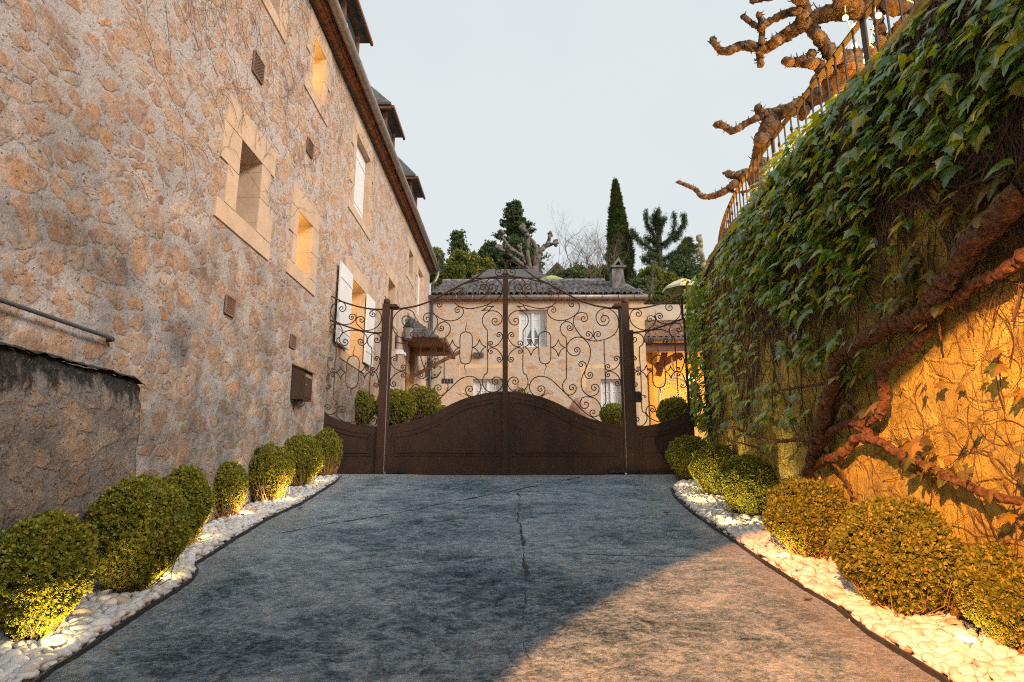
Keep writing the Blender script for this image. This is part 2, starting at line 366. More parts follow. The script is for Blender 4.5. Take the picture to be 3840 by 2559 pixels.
M_HEDGE = leafmat('hedge_leaf', (.06,.085,.01), (.13,.15,.016), .6, .2, 7)
# pebbles
m, t, b = newmat('white_pebble'); g = G(t)
isl = g.n('ShaderNodeNewGeometry').outputs['Random Per Island']
c = g.ramp(isl, [(0, (.64,.68,.73)), (.45, (.78,.82,.86)), (.75, (.66,.68,.70)), (.93, (.60,.56,.52)), (1, (.42,.34,.28))])
t.links.new(g.mix(g.ramp(g.noise(30, 5), [(.45, 0), (.8, .3)]), c, (.6,.57,.52)), b.inputs['Base Color']); b.inputs['Roughness'].default_value = .55
g.bump(g.noise(60, 4), .15, .004, b); M_PEB = m
# concrete drive
m, t, b = newmat('brushed_concrete'); g = G(t)
vs_ = g.map((1, 1.3, 1)); vs2 = g.map((1, 1.35, 1))
n_big = g.noise(.9, 5, .6, vs_); n_mid = g.noise(6.5, 8, .75, vs2, .8); n_fine = g.noise(30, 8, .8, vs2, .5)
n_mic = g.noise(95, 6, .8, vs2)
f = g.m('ADD', g.m('MULTIPLY', n_mid, .38), g.m('ADD', g.m('MULTIPLY', n_fine, .36), g.m('MULTIPLY', n_mic, .26))); f = g.m('ADD', f, g.m('MULTIPLY', g.m('SUBTRACT', n_big, .5), .30))
c = g.ramp(f, [(.40, (.022,.048,.075)), (.455, (.12,.205,.285)), (.515, (.31,.43,.54)), (.60, (.60,.71,.80))])
xs = g.sep(); ax = g.m('ABSOLUTE', g.m('ADD', xs[0], .26))
edge = g.m('MULTIPLY', g.m('MULTIPLY_ADD', g.m('ADD', ax, g.m('MULTIPLY', g.m('SUBTRACT', g.noise(2.2, 5), .5), .7)), 3.4, -6.3, clamp=True), .72)
ef = g.m('MULTIPLY_ADD', g.m('ADD', xs[1], g.m('MULTIPLY', g.noise(3, 4), .4)), 4, -37.6, clamp=True)
edge = g.m('MAXIMUM', edge, g.m('MULTIPLY', ef, .7))
c = g.mix(edge, c, g.ramp(n_fine, [(.3, (.27,.32,.36)), (.7, (.58,.63,.67))]))
agg = g.n('ShaderNodeTexVoronoi', feature='F1', i_Scale=48, i_Vector=g.c); 
sp = g.m('MULTIPLY', g.m('LESS_THAN', agg.outputs['Distance'], .22), g.m('GREATER_THAN', g.sep(agg.outputs['Color'])[1], .82))
c = g.mix(g.m('MULTIPLY', sp, .6), c, (.34,.33,.31))
t.links.new(c, b.inputs['Base Color']); b.inputs['Roughness'].default_value = .82; b.inputs['Specular IOR Level'].default_value = .3
hh = g.m('ADD', g.m('MULTIPLY', n_mid, .7), g.m('ADD', g.m('MULTIPLY', n_fine, .9), g.m('MULTIPLY', n_mic, .5)))
g.bump(hh, .8, .022, b); g.disp(hh, .010, m, 1.0); M_CONC = m
M_CRACK = simple('crack_moss', (.045,.055,.058), 1, .5, 30, .8, .01)
# right wall: old render with rubble showing
m, t, b = newmat('terrace_render'); g = G(t)
n1 = g.noise(2.2, 8, .7); n2 = g.noise(11, 7, .7)
c = g.ramp(n1, [(.3, (.26,.21,.07)), (.5, (.60,.49,.12)), (.68, (.78,.68,.18))])
ve = g.n('ShaderNodeTexVoronoi', feature='DISTANCE_TO_EDGE', i_Scale=2.6, i_Vector=g.n('ShaderNodeVectorMath', operation='MULTIPLY_ADD', i_0=g.noisec(5, 4), i_1=(.25,.25,.25), i_2=g.map((1,1,1.8))).outputs[0]).outputs['Distance']
c = g.mix(g.m('MULTIPLY', g.ramp(ve, [(.01, 1), (.05, 0)]), g.ramp(g.noise(1.3, 3), [(.45, 0), (.6, .7)])), c, (.16,.10,.07))
c = g.mix(g.ramp(g.noise(1.1, 7, .75, g.map((1,1,.35), (3,1,0))), [(.45, 0), (.66, .5)]), c, (.12,.075,.06))
c = g.mix(g.ramp(n2, [(.3, .5), (.5, 0)]), c, (.10,.06,.045))
t.links.new(c, b.inputs['Base Color']); b.inputs['Roughness'].default_value = .95; b.inputs['Specular IOR Level'].default_value = .2
g.bump(g.m('ADD', g.m('ADD', g.m('MULTIPLY', n2, .6), g.m('MULTIPLY', n1, .8)), g.m('MULTIPLY', g.ramp(ve, [(0, 0), (.08, 1)]), .25)), .8, .05, b); g.disp(g.m('ADD', g.m('MULTIPLY', n2, .5), g.m('ADD', n1, g.m('MULTIPLY', g.ramp(ve, [(0, 0), (.06, 1)]), .25))), .05, m, .85); M_TERR = m
M_LACE = simple('lace_curtain', (.55,.58,.60), .8, .45, 22, .3, .01)
M_MAIL = rust('letterbox_steel', (.045,.028,.020), (.10,.048,.030))
M_CHIM = simple('chimney_render', (.17,.165,.165), .95, .7, 6, .6, .02, mapscale=(1,1,.4))
M_GREY = simple('grey_plastic', (.35,.37,.38), .6, .1, 5, 0)

# ================================================================== SETTING
XW = -3.1; XR = 2.65; YG = 10.0
def grid(name, xs, ys, fz, mat, kind='structure'):
    X, Y = np.meshgrid(xs, ys); Zz = np.vectorize(fz)(X, Y)
    v = np.stack([X, Y, Zz], 2).reshape(-1, 3); nx, ny = len(xs), len(ys)
    i = np.arange(nx * (ny - 1)).reshape(ny - 1, nx)[:, :-1].ravel()
    o = fastmesh(name, v, np.stack([i, i + 1, i + nx + 1, i + nx], 1), mat, smooth=True); o['kind'] = kind; return o
def drive_z(x, y):
    z = GZ(y)
    if 2.2 < y < 11: z += .006 * mnoise(Vector((x * 1.3, y * 1.3, 0))) + .005 * mnoise(Vector((x * 6, y * 9, 4)))
    if 9.2 < y < 9.95: # worn lip of concrete in front of the gate
        w = math.sin((y - 9.2) / .75 * math.pi); z += .03 * w * (1 / (1 + math.exp(-(abs(x + .1) - 1.25) * 6)))
    return z
grid('driveway', np.linspace(-3.3, 3.6, 330), np.concatenate([np.linspace(-14, 2, 12), np.linspace(2.1, 6, 300), np.linspace(6.03, 11, 160)]), drive_z, M_CONC)
grid('ground', [-60, -20, -3.2, 0, 3.5, 20, 60], [-60, -14, 11, 14, 18, 22, 26], lambda x, y: GZ(y) - .03 if y < 11 else 0.012 if y > 13 else -.004, simple('courtyard_gravel', (.30,.27,.23), 1, .2, 12, .4, .01))
grid('hill', np.linspace(-90, 90, 40), [25.6, 28, 38, 60, 100, 170, 300], lambda x, y: {25.6: 6.2, 28: 6.4, 38: 8.6, 60: 13, 100: 18, 170: 20, 300: 20}[y] + .8 * mnoise(Vector((x * .08, y * .08, 0))), M_HILL)

def crack(name, pts, w0):
    P = [onG(*p) for p in pts]; v = []; f = []
    out = []
    for a, b_ in zip(P[:-1], P[1:]):
        k = max(2, int((b_ - a).length / .035))
        for i in range(k): out.append(a.lerp(b_, i / k))
    rows = []
    for i, p in enumerate(out):
        t_ = (out[min(i + 1, len(out) - 1)] - out[max(i - 1, 0)]); nrm = Vector((-t_.y, t_.x, 0)).normalized()
        off = .05 * mnoise(Vector((i * .13, 1.7, w0 * 50))) + .02 * mnoise(Vector((i * .6, 5, 0))); w = w0 * (.05 + 1.5 * abs(mnoise(Vector((i * .17, 9, 2)))) + .45 * random.random())
        w *= max(.04, min(1, .8 + 2.2 * mnoise(Vector((i * .06, 3, w0 * 90)))))
        for s_ in (-1, 1):
            q = p + nrm * (off + s_ * w * (.6 + .8 * random.random())); v.append((q.x, q.y, drive_z(q.x, q.y) + .003))
    f = [(2*i, 2*i+1, 2*i+3, 2*i+2) for i in range(len(out) - 1)]
    o = MB().add(v, f).build(name, M_CRACK); o['kind'] = 'structure'
crack('driveway_crack', [(1060, 2000), (1230, 1965), (1430, 1935), (1620, 1898), (1800, 1865), (1945, 1838), (2060, 1812), (2180, 1790)], .036)
crack('driveway_crack', [(1945, 1850), (1940, 1905), (1952, 1960), (1955, 2030), (1968, 2100), (1975, 2165)], .024)
crack('driveway_crack', [(1975, 2165), (1958, 2260), (1965, 2400), (1972, 2480)], .016)
crack('driveway_crack', [(1975, 2075), (2200, 2083), (2420, 2090), (2780, 2085)], .020)
crack('driveway_crack', [(1130, 2165), (1350, 2140), (1600, 2110), (1950, 2075)], .018)

# ---- edgings and pebble beds
LE = [(1283,1790),(1254,1814),(1131,1893),(1009,1949),(887,2022),(795,2083),(725,2127),(741,2150),(721,2181),(660,2224),(550,2291),(428,2373),(306,2456),(202,2517),(147,2559)]
RE = [(2516,1836),(2532,1869),(2577,1912),(2645,1964),(2743,2028),(2828,2090),(2920,2151),(3012,2212),(3134,2285),(3257,2383),(3379,2457),(3532,2555)]
LP = [onG(*p) for p in LE]; RP = [onG(*p) for p in RE]
LP = [Vector((XW + .02, LP[0].y + .18, 0)), Vector((LP[0].x - .12, LP[0].y + .16, 0))] + LP + [Vector((-2.22, 2.6, 0)), Vector((-2.2, .5, 0))]
RP = [Vector((XR + .35, RP[0].y + .45, 0)), Vector((RP[0].x + .2, RP[0].y + .36, 0))] + RP + [Vector((1.97, 2.6, 0)), Vector((2.0, .5, 0))]
def edging(name, P, label):
    mb = MB(); v = []
    n = len(P)
    for i, p in enumerate(P):
        t_ = P[min(i+1,n-1)] - P[max(i-1,0)]; nr = Vector((-t_.y, t_.x, 0)).normalized() * .007
        z = GZ(p.y)
        for q, h in ((p - nr, -.03), (p + nr, -.03), (p + nr, .03), (p - nr, .03)): v.append((q.x, q.y, z + h))
    f = [(4*i+j, 4*i+(j+1)%4, 4*i+4+(j+1)%4, 4*i+4+j) for i in range(n-1) for j in range(4)]
    o = mb.add(v, f).build(name, M_EDGE); tag(o, label, 'garden edging', 'metal edgings of the pebble beds')
edging('metal_edging', LP, 'dark metal strip edging the pebble bed below the tall stone house')
edging('metal_edging', RP, 'dark metal strip edging the pebble bed below the creeper wall')
def xedge(P, y):
    for a, b_ in zip(P[:-1], P[1:]):
        if b_.y <= y <= a.y: return a.x + (b_.x - a.x) * (y - a.y) / (b_.y - a.y + 1e-9)
    return None
# icosphere proto
def ico(sub=1):
    import bmesh
    bm = bmesh.new(); bmesh.ops.create_icosphere(bm, subdivisions=sub, radius=1)
    v = np.array([q.co[:] for q in bm.verts]); f = np.array([[q.index for q in p.verts] for p in bm.faces]); bm.free(); return v, f
IV, IF = ico(3); IV2, IF2 = ico(2)
def pebbles(P, xwall, side, y0, y1, n, seed):
    rng = np.random.default_rng(seed); pos = []; sc_ = []; rots = []
    cell = {}
    tries = 0
    while len(pos) < n and tries < n * 30:
        tries += 1
        y = y0 + (y1 - y0) * rng.random() ** 1.0; xe = xedge(P, y)
        if xe is None: continue
        lo, hi = (xwall, xe - .02) if side < 0 else (xe + .02, xwall)
        if hi - lo < .02: continue
        x = lo + (hi - lo) * rng.random()
        r = (.023 + .027 * rng.random() ** 1.6) * max(.95, 1.2 - .04 * y)
        key = (int(x / .1), int(y / .1)); lvl = 0; ok = True
        for dx in (-1, 0, 1):
            for dy in (-1, 0, 1):
                for (px, py, pr, pl) in cell.get((key[0]+dx, key[1]+dy), []):
                    if (px - x) ** 2 + (py - y) ** 2 < (.82 * (pr + r)) ** 2: lvl = max(lvl, pl + 1)
        if lvl > 2: continue
        cell.setdefault(key, []).append((x, y, r, lvl))
        if x - lo < r and side > 0 or hi - x < r and side < 0: x += side * r * .7
        pos.append((x, y, GZ(y) + .012 + lvl * .017)); sc_.append((r * (1.15 + .5 * rng.random()), r, r * (.55 + .25 * rng.random())))
        a = rng.random() * 6.28; tl = rng.normal() * .35; tb = rng.normal() * .3
        rots.append(np.array((Matrix.Rotation(a, 3, 'Z') @ Matrix.Rotation(tl, 3, 'X') @ Matrix.Rotation(tb, 3, 'Y'))))
    pos = np.array(pos); sc_ = np.array(sc_); rots = np.array(rots)
    v, f = scatter(IV2, IF2, pos, rots, sc_)
    k = len(IV2)   # squarish, lumpy stones
    ph = rng.random((len(pos), 1, 3)) * 6.28
    loc = (np.asarray(IV2)[None] * 2.1 + ph); d = (np.sin(loc[..., 0]) + np.sin(loc[..., 1] * 1.3) + np.sin(loc[..., 2])) * .06
    v = v.reshape(len(pos), k, 3); v = pos[:, None] + (v - pos[:, None]) * (1 + d[..., None])
    return v.reshape(-1, 3), f
def bedsoil(name, P, xw, side):
    v = []; n = len(P)
    for p in P: v += [(p.x, p.y, GZ(p.y) + .006), (xw, p.y, GZ(p.y) + .006)]
    f = [(2*i, 2*i+1, 2*i+3, 2*i+2) for i in range(n-1)]
    o = MB().add(v, f).build(name, M_ASPH); o['kind'] = 'structure'
bedsoil('bed_soil', [p for p in LP if p.y < 9.1][0:], XW, -1); bedsoil('bed_soil', RP, XR + .2, 1)
v, f = pebbles(LP, XW + .05, -1, 2.4, 9.3, 2900, 1)
o = fastmesh('pebble_bed', v, f, M_PEB, smooth=True); tag(o, 'white rounded pebbles in the bed along the tall stone house', 'pebbles', 'white pebble beds', 'stuff')
v, f = pebbles(RP, XR - .03, 1, 2.4, 9.0, 3700, 2)
o = fastmesh('pebble_bed', v, f, M_PEB, smooth=True); tag(o, 'white rounded pebbles in the bed along the creeper wall', 'pebbles', 'white pebble beds', 'stuff')

# ================================================================== LEFT STONE HOUSE
HOUSE = empty('stone_house', (XW, 10, 0), 'long tall stone house with gutter, dormers and white shutters along the left of the drive', 'house')
YE = 20.95; ZT = 6.92
def opn(lt, rt, rb):
    a = onX(*lt, XW); b_ = onX(*rt, XW); c = onX(*rb, XW)
    return [a.y, (b_.y + c.y) / 2, c.z, b_.z]
OPS = {
 'w1': opn((905,520), (981,616), (957,868)), 'w2': opn((1181,137), (1221,223), (1208,396)), 'w3': opn((1120,788), (1169,849), (1159,1044)),
 'w4': opn((1339,491), (1391,612), (1372,849)), 'w5': opn((1309,1031), (1365,1096), (1354,1362)), 'w6': opn((1456,1040), (1482,1078), (1476,1200)),
 'w7': opn((1534,930), (1548,960), (1546,1052)), 'w8': opn((1568,1003), (1588,1042), (1578,1200)), 'w0': opn((985,-210), (1052,-110), (1043,67)),
 'door': [17.0, 18.35, .02, 2.75], 'w9': [19.2, 20.5, .02, 2.7]}
def wall_with_holes(name, axis, c0, u0, u1, z0, z1, ops, mat, parent, thick, sgn, ex_u=(), ex_z=()):
    us = sorted({u0, u1, *[o[0] for o in ops], *[o[1] for o in ops]} | set(ex_u)); zs = sorted({z0, z1, *[o[2] for o in ops], *[o[3] for o in ops]} | set(ex_z))
    mb = MB(); vid = {}; gv = []; gf = []
    def pt(c, u, z): return (c, u, z) if axis == 'x' else (u, c, z)
    for a, b_ in zip(us[:-1], us[1:]):
        for c, d in zip(zs[:-1], zs[1:]):
            um, zm = (a + b_) / 2, (c + d) / 2
            if any(o[0] < um < o[1] and o[2] < zm < o[3] for o in ops): continue
            q = []
            for k_ in ((a, c), (b_, c), (b_, d), (a, d)):
                if k_ not in vid: vid[k_] = len(gv); gv.append(pt(c0, *k_))
                q.append(vid[k_])
            gf.append(tuple(q))
    mb.add(gv, gf); bk = c0 + sgn * thick
    mb.add([pt(bk, u0, z0), pt(bk, u1, z0), pt(bk, u1, z1), pt(bk, u0, z1), pt(c0, u0, z0), pt(c0, u1, z0), pt(c0, u1, z1), pt(c0, u0, z1)],
           [(3,2,1,0), (0,4,7,3), (1,2,6,5), (3,7,6,2)])
    return mb.build(name, mat, parent)
wall_with_holes('wall', 'x', XW, -14, YE, -3.8, ZT, list(OPS.values()), M_WALL, HOUSE, 6.0, -1, [*np.arange(3.0, 9, .02), *np.arange(9, YE, .045)], np.arange(-1.2, ZT, .022))
def surround(win, o, axis, c, out, mat=M_ASH2, sill=.17, lint=.3, bw=(.17, .30), bh=.29):
    """dressed-stone blocks around an opening, 6 mm proud of the wall face"""
    y0, y1, z0, z1 = o; mb = MB(); p = out * (.006 if axis == 'y' else .015)
    def blk(a, b_, zz0, zz1):
        if axis == 'x': mb.box((min(c - out * .04, c + p), a, zz0), (max(c - out * .04, c + p), b_, zz1))
        else: mb.box((a, min(c - out * .04, c + p), zz0), (b_, max(c - out * .04, c + p), zz1))
    g_ = .005; nb = max(2, round((z1 - z0) / bh)); h = (z1 - z0) / nb
    for i in range(nb):
        w = bw[i % 2]; w2 = bw[(i + 1) % 2] if random.random() < .4 else bw[i % 2]
        blk(y0 - w, y0 - .001, z0 + i * h + g_, z0 + (i + 1) * h - g_); blk(y1 + .001, y1 + w2, z0 + i * h + g_, z0 + (i + 1) * h - g_)
    m_ = (y0 + y1) / 2
    blk(y0 - bw[1] * .9, y1 + bw[1] * .9, z1 + g_, z1 + lint)
    if sill: blk(y0 - bw[1], y1 + bw[1], z0 - sill, z0 - g_)
    return mb.build('surround', mat, win)
def reveal(win, o, axis, c, depth, out, mat, name='reveal'):
    y0, y1, z0, z1 = o; b_ = c - out * depth; e = .003
    def P(cc, u, z): return (cc, u, z) if axis == 'x' else (u, cc, z)
    mb = MB()
    for (a, b2) in (((y0,z0),(y0,z1)), ((y0,z1),(y1,z1)), ((y1,z1),(y1,z0)), ((y1,z0),(y0,z0))):
        mb.add([P(c, *a), P(c, *b2), P(b_, *b2), P(b_, *a)], [(0,1,2,3)])
    return mb.build(name, mat, win)
def casement(win, o, axis, c, out, bars=(2, 3), frame=M_WHITE, glass=M_GLASS, fw=.06, pane_name='pane', curtain=None):
    """window frame with glazing bars; c = plane of the frame front"""
    y0, y1, z0, z1 = o; mb = MB()
    def bx(a, b_, zz0, zz1, t0=0., t1=.05):
        lo, hi = sorted((c - out * t0, c - out * t1))
        mb.box((lo, a, zz0), (hi, b_, zz1)) if axis == 'x' else mb.box((a, lo, zz0), (b_, hi, zz1))
    bx(y0, y0 + fw, z0, z1); bx(y1 - fw, y1, z0, z1); bx(y0 + fw, y1 - fw, z0, z0 + fw); bx(y0 + fw, y1 - fw, z1 - fw, z1)
    ym = (y0 + y1) / 2
    if bars[0] > 1: bx(ym - fw * .75, ym + fw * .75, z0 + fw, z1 - fw, -.012, .05)
    leaves = [(y0 + fw, ym - fw * .75), (ym + fw * .75, y1 - fw)] if bars[0] > 1 else [(y0 + fw, y1 - fw)]
    for a, b_ in leaves:
        n = max(1, bars[0])
        for i in range(1, n): u = a + (b_ - a) * i / n; bx(u - .01, u + .01, z0 + fw, z1 - fw, .01, .04)
        for i in range(1, bars[1]): z = z0 + (z1 - z0) * i / bars[1]; bx(a, b_, z - .01, z + .01, .013, .037)
    fr = mb.build('frame', frame, win)
    g2 = MB(); cc = c - out * .03
    def P(cx, u, z): return (cx, u, z) if axis == 'x' else (u, cx, z)
    g2.add([P(cc, y0, z0), P(cc, y1, z0), P(cc, y1, z1), P(cc, y0, z1)], [(0,1,2,3)]); g2.build(pane_name, glass, win)
    return fr
def window(parent, o, axis, c, out, depth, label=None, sur=True, rmat=M_ASH, **k):
    f = k.pop('first', None)
    w = reveal(parent, o, axis, c, depth, out, rmat, 'window')
    if label: w['label'] = label
    if sur: surround(w, o, axis, c, out, **({} if sur is True else sur))
    casement(w, o, axis, c - out * (depth - .06), out, **k)
    return w
window(HOUSE, OPS['w0'], 'x', XW, 1, .42, bars=(1, 2))
window(HOUSE, OPS['w1'], 'x', XW, 1, .42, bars=(1, 2), sur=dict(bw=(.26,.42), bh=.45, lint=.34, sill=.22))
for k in ('w2', 'w3'):
    window(HOUSE, OPS[k], 'x', XW, 1, .45, 'narrow window with yellow lit reveal', bars=(1, 2), glass=M_LITWIN, sur=dict(bw=(.16,.30), bh=.38, lint=.30, sill=.2))
window(HOUSE, OPS['w6'], 'x', XW, 1, .35, bars=(1, 2)); window(HOUSE, OPS['w7'], 'x', XW, 1, .35, bars=(1, 2))
W5 = window(HOUSE, OPS['w5'], 'x', XW, 1, .40, 'window with white shutters folded open and lit yellow', bars=(2, 3), glass=M_LITWIN, sur=dict(bw=(.16,.28), bh=.36))
def shutter(parent, y0, y1, z0, z1, x, t=.035, n=5):
    mb = MB(); w = (y1 - y0) / n
    for i in range(n): mb.box((x, y0 + i * w + .003, z0), (x + t, y0 + (i + 1) * w - .003, z1))
    s_ = mb.build('shutter', M_WHITE, parent)
    for zz in (z0 + .18 * (z1 - z0), z0 + .82 * (z1 - z0)): MB().box((x + t, y0 + .02, zz - .022), (x + t + .01, y1 - .01, zz + .022)).build('strap_hinge', M_WHITE, s_)
    return s_
def shut_px(lt, rb, x):
    a = onX(*lt, x); b_ = onX(*rb, x); return a.y, b_.y
o5 = OPS['w5']; a = onX(1262, 972, XW + .1).y
shutter(W5, o5[0] - .78, o5[0] - .03, o5[2] + .02, o5[3] - .02, XW + .05); shutter(W5, o5[1] + .03, o5[1] + .68, o5[2] + .02, o5[3] - .02, XW + .04)
for k in ('w4', 'w8'):
    o_ = OPS[k]; w = reveal(HOUSE, o_, 'x', XW, .2, 1, M_ASH, 'window'); surround(w, o_, 'x', XW, 1, bw=(.18,.32), bh=.4)
    ym = (o_[0] + o_[1]) / 2
    shutter(w, o_[0] + .005, ym - .004, o_[2] + .01, o_[3] - .01, XW - .13); shutter(w, ym + .004, o_[1] - .005, o_[2] + .01, o_[3] - .01, XW - .13)
# doors at the far end
d = reveal(HOUSE, OPS['door'], 'x', XW, .45, 1, M_ASH, 'door'); surround(d, OPS['door'], 'x', XW, 1, sill=0, bw=(.2,.34))
mb = MB(); o_ = OPS['door']
mb.box((XW - .44, o_[0], o_[2]), (XW - .38, o_[1], o_[3])); mb.build('door_leaf', M_DOOR, d)
w = reveal(HOUSE, OPS['w9'], 'x', XW, .3, 1, M_ASH, 'window'); surround(w, OPS['w9'], 'x', XW, 1, sill=0)
casement(w, OPS['w9'], 'x', XW - .2, 1, bars=(2, 4), glass=M_LITWIN, fw=.09); shutter(w, 20.5, 20.9, .05, 2.65, XW + .03)
# fill lights added behind the near jamb to yellow the reveals
for k, pw in (('w2', 5), ('w3', 4.5), ('w5', 9), ('door', 14), ('w6', .8)):
    o_ = OPS[k]; point_light('recess_fill', (XW - .16, o_[0] + .06, (o_[2] + o_[3]) / 2 + .1), pw * 1.3, (1, .60, .13), .04)
# eave, roof, gutter
mb = MB(); y0 = -14
mb.box((XW - .1, y0, ZT), (XW + .12, YE + .1, ZT + .07)); mb.box((XW - .1, y0, ZT + .073), (XW + .17, YE + .1, ZT + .15)); 
rng = random.Random(3); y = 3.0
while y < YE + .05:   # tile ends bedded under the eave
    r = .055; x1 = XW + .20 + rng.uniform(-.02, .02)
    pr = [(y + r * math.cos(a), ZT + .07 - .02 + r * .9 * math.sin(a)) for a in np.linspace(math.pi, 0, 6)]
    v = [(XW - .02, p, z - .055) for p, z in pr] + [(x1 - .13, p, z - .055) for p, z in pr]
    mb.add(v, [(i, i + 1, i + 7, i + 6) for i in range(5)] + [(0, 6, 11, 5)])
    v = [(XW + .08, p + .06, z + .02) for p, z in pr] + [(x1 - .01, p + .06, z + .02) for p, z in pr]
    mb.add(v, [(i, i + 1, i + 7, i + 6) for i in range(5)] + [(6, 11, 10, 9, 8, 7)])
    y += .125
mb.build('eave', M_EAVE, HOUSE)
mb = MB(); mb.tube([(XW + .03, y, ZT - .03) for y in np.linspace(-5, YE, 60)], .018, 6); mb.build('cable', M_IRON, HOUSE)
xg, zg = XW + .285, ZT + .13
mb = MB(); mb.tube([(xg, y, zg) for y in np.linspace(-14, YE + .25, 40)], .078, 14)
y = 3.2
while y < YE: mb.tube([(xg, y - .02, zg), (xg, y + .02, zg)], .085, 14); y += .93
mb.build('gutter', M_ZINC, HOUSE, True)
mb = MB(); v = []; 
mb.hexa([(XW + .23, -14, ZT + .17), (XW + .23, YE + .4, ZT + .17), (-8.5, YE + .4, 11.2), (-8.5, -14, 11.2), (XW + .25, -14, ZT + .24), (XW + .25, YE + .4, ZT + .24), (-8.5, YE + .4, 11.3), (-8.5, -14, 11.3)])
mb.build('roof', M_SLATE, HOUSE)
mb = MB(); mb.tube([(xg, YE + .05, zg - .02), (xg - .02, YE + .1, zg - .22), (XW + .22, YE - .02, zg - .42), (XW + .12, YE - .08, zg - .6)], .055, 10)
mb.build('gutter_outlet', M_ZINC, HOUSE, True)
mb = MB(); mb.tube([(XW + .12, YE - .08, z) for z in (zg - .6, 3, 0)], .055, 10); 
for z in (5.4, 3.6, 1.8): mb.tube([(XW + .12, YE - .08, z), (XW + .12, YE - .08, z + .05)], .066, 10)
mb.build('downpipe', M_ZINCD, HOUSE, True)
mb = MB(); mb.tube([(xg + .12, YE + .5, zg + .1), (xg + .2, YE - .6, zg + .1), (xg + .16, YE - 1.2, zg + .1)], .05, 8); mb.build('pipe', M_ZINCD, HOUSE, True)
def dormer(y0):
    y1 = y0 + 1.45; ze = 8.2; xf = -2.88; xb = -5.2; ym = (y0 + y1) / 2; zr = 9.12; xr = -3.55
    b_ = MB().box((xb, y0 + .24, 7.0), (XW, y1 - .24, ze + .02)).build('dormer', M_SLATEB, HOUSE)
    mb = MB(); n = 9
    for i in range(n):   # lapped boards on the near cheek
        z = 7.3 + i * .1; mb.hexa([(xb, y0 + .21, z), (XW - .1, y0 + .21, z), (XW - .1, y0 + .236, z), (xb, y0 + .236, z), (xb, y0 + .232, z + .1), (XW - .1, y0 + .232, z + .1), (XW - .1, y0 + .236, z + .1), (xb, y0 + .236, z + .1)])
    mb.build('cheek', simple('cheek_board', (.42,.38,.36), .9, .25, 6, .4, .01), b_)
    mb = MB(); e = .05   # hipped roof in lapped courses
    E = [(xb, y0), (xf, y0), (xf, y1), (xb, y1)]; nc = 6
    def ring(t):
        return [(xb, y0 + (ym - y0) * t), (xf + (xr - xf) * t, y0 + (ym - y0) * t), (xf + (xr - xf) * t, y1 + (ym - y1) * t), (xb, y1 + (ym - y1) * t)]
    for i in range(nc):
        t0, t1 = i / nc, (i + 1) / nc; a = ring(t0); c = ring(min(t1, .999)); z0 = ze + (zr - ze) * t0; z1 = ze + (zr - ze) * t1
        jit = rng.uniform(-.01, .01)
        mb.add([(x, y_, z0 + jit) for x, y_ in a] + [(x, y_, z0 + .05 + jit) for x, y_ in a] + [(x, y_, z1 + .05) for x, y_ in c],
               [(0,1,5,4), (1,2,6,5), (2,3,7,6), (4,5,9,8), (5,6,10,9), (6,7,11,10), (0,3,2,1)])
    mb.build('roof', M_SLATE, b_)
    mb = MB(); mb.beam((xf + .05, y0 + .02, ze - .04), (xf + .05, y1 - .02, ze - .04), .05, .07); mb.beam((xf + .05, y0 + .06, ze - .04), (xb, y0 + .06, ze - .04), .05, .07); mb.beam((XW + .04, y0 + .27, 7.1), (XW + .04, y0 + .27, ze - .05), .09, .09); mb.beam((XW + .04, y1 - .27, 7.1), (XW + .04, y1 - .27, ze - .05), .09, .09)
    mb.build('timber', M_WOOD, b_)
    wo_ = MB().box((XW + .002, y0 + .34, 7.25), (XW + .03, y1 - .34, ze - .1)); wo_.build('window', M_GLASS, b_)
for y in (5.8, 9.25, 12.75, 16.2): dormer(y)
def vent(lt, rb, parent=HOUSE):
    a = onX(*lt, XW); b_ = onX(*rb, XW); y0, y1 = a.y, b_.y; z1, z0 = a.z, b_.z
    if z0 > z1: z0, z1 = z1, z0
    v_ = MB().box((XW - .02, y0, z0), (XW + .008, y1, z1)).build('vent', simple('vent_dark', (.05,.05,.055), .8, .2, 5, 0), parent)
    mb = MB(); n = 5; w, h = y1 - y0, z1 - z0
    for i in range(-n, n + 1):
        for s_ in (1, -1):
            u0 = max(0, i / n); u1 = min(1, 1 + i / n)
            if u1 <= u0: continue
            q0, q1 = u0 - i / n, u1 - i / n
            if s_ < 0: q0, q1 = 1 - q0, 1 - q1
            mb.beam((XW + .012, y0 + w * u0, z0 + h * q0), (XW + .012, y0 + w * u1, z0 + h * q1), .006, .008)
    for q in ((y0, z0, y1, z0), (y0, z1, y1, z1), (y0, z0, y0, z1), (y1, z0, y1, z1)): mb.beam((XW + .012, q[0], q[1]), (XW + .012, q[2], q[3]), .012, .012)
    mb.build('grille', simple('vent_rust', (.22,.13,.10), .8, .2, 5, 0), v_)
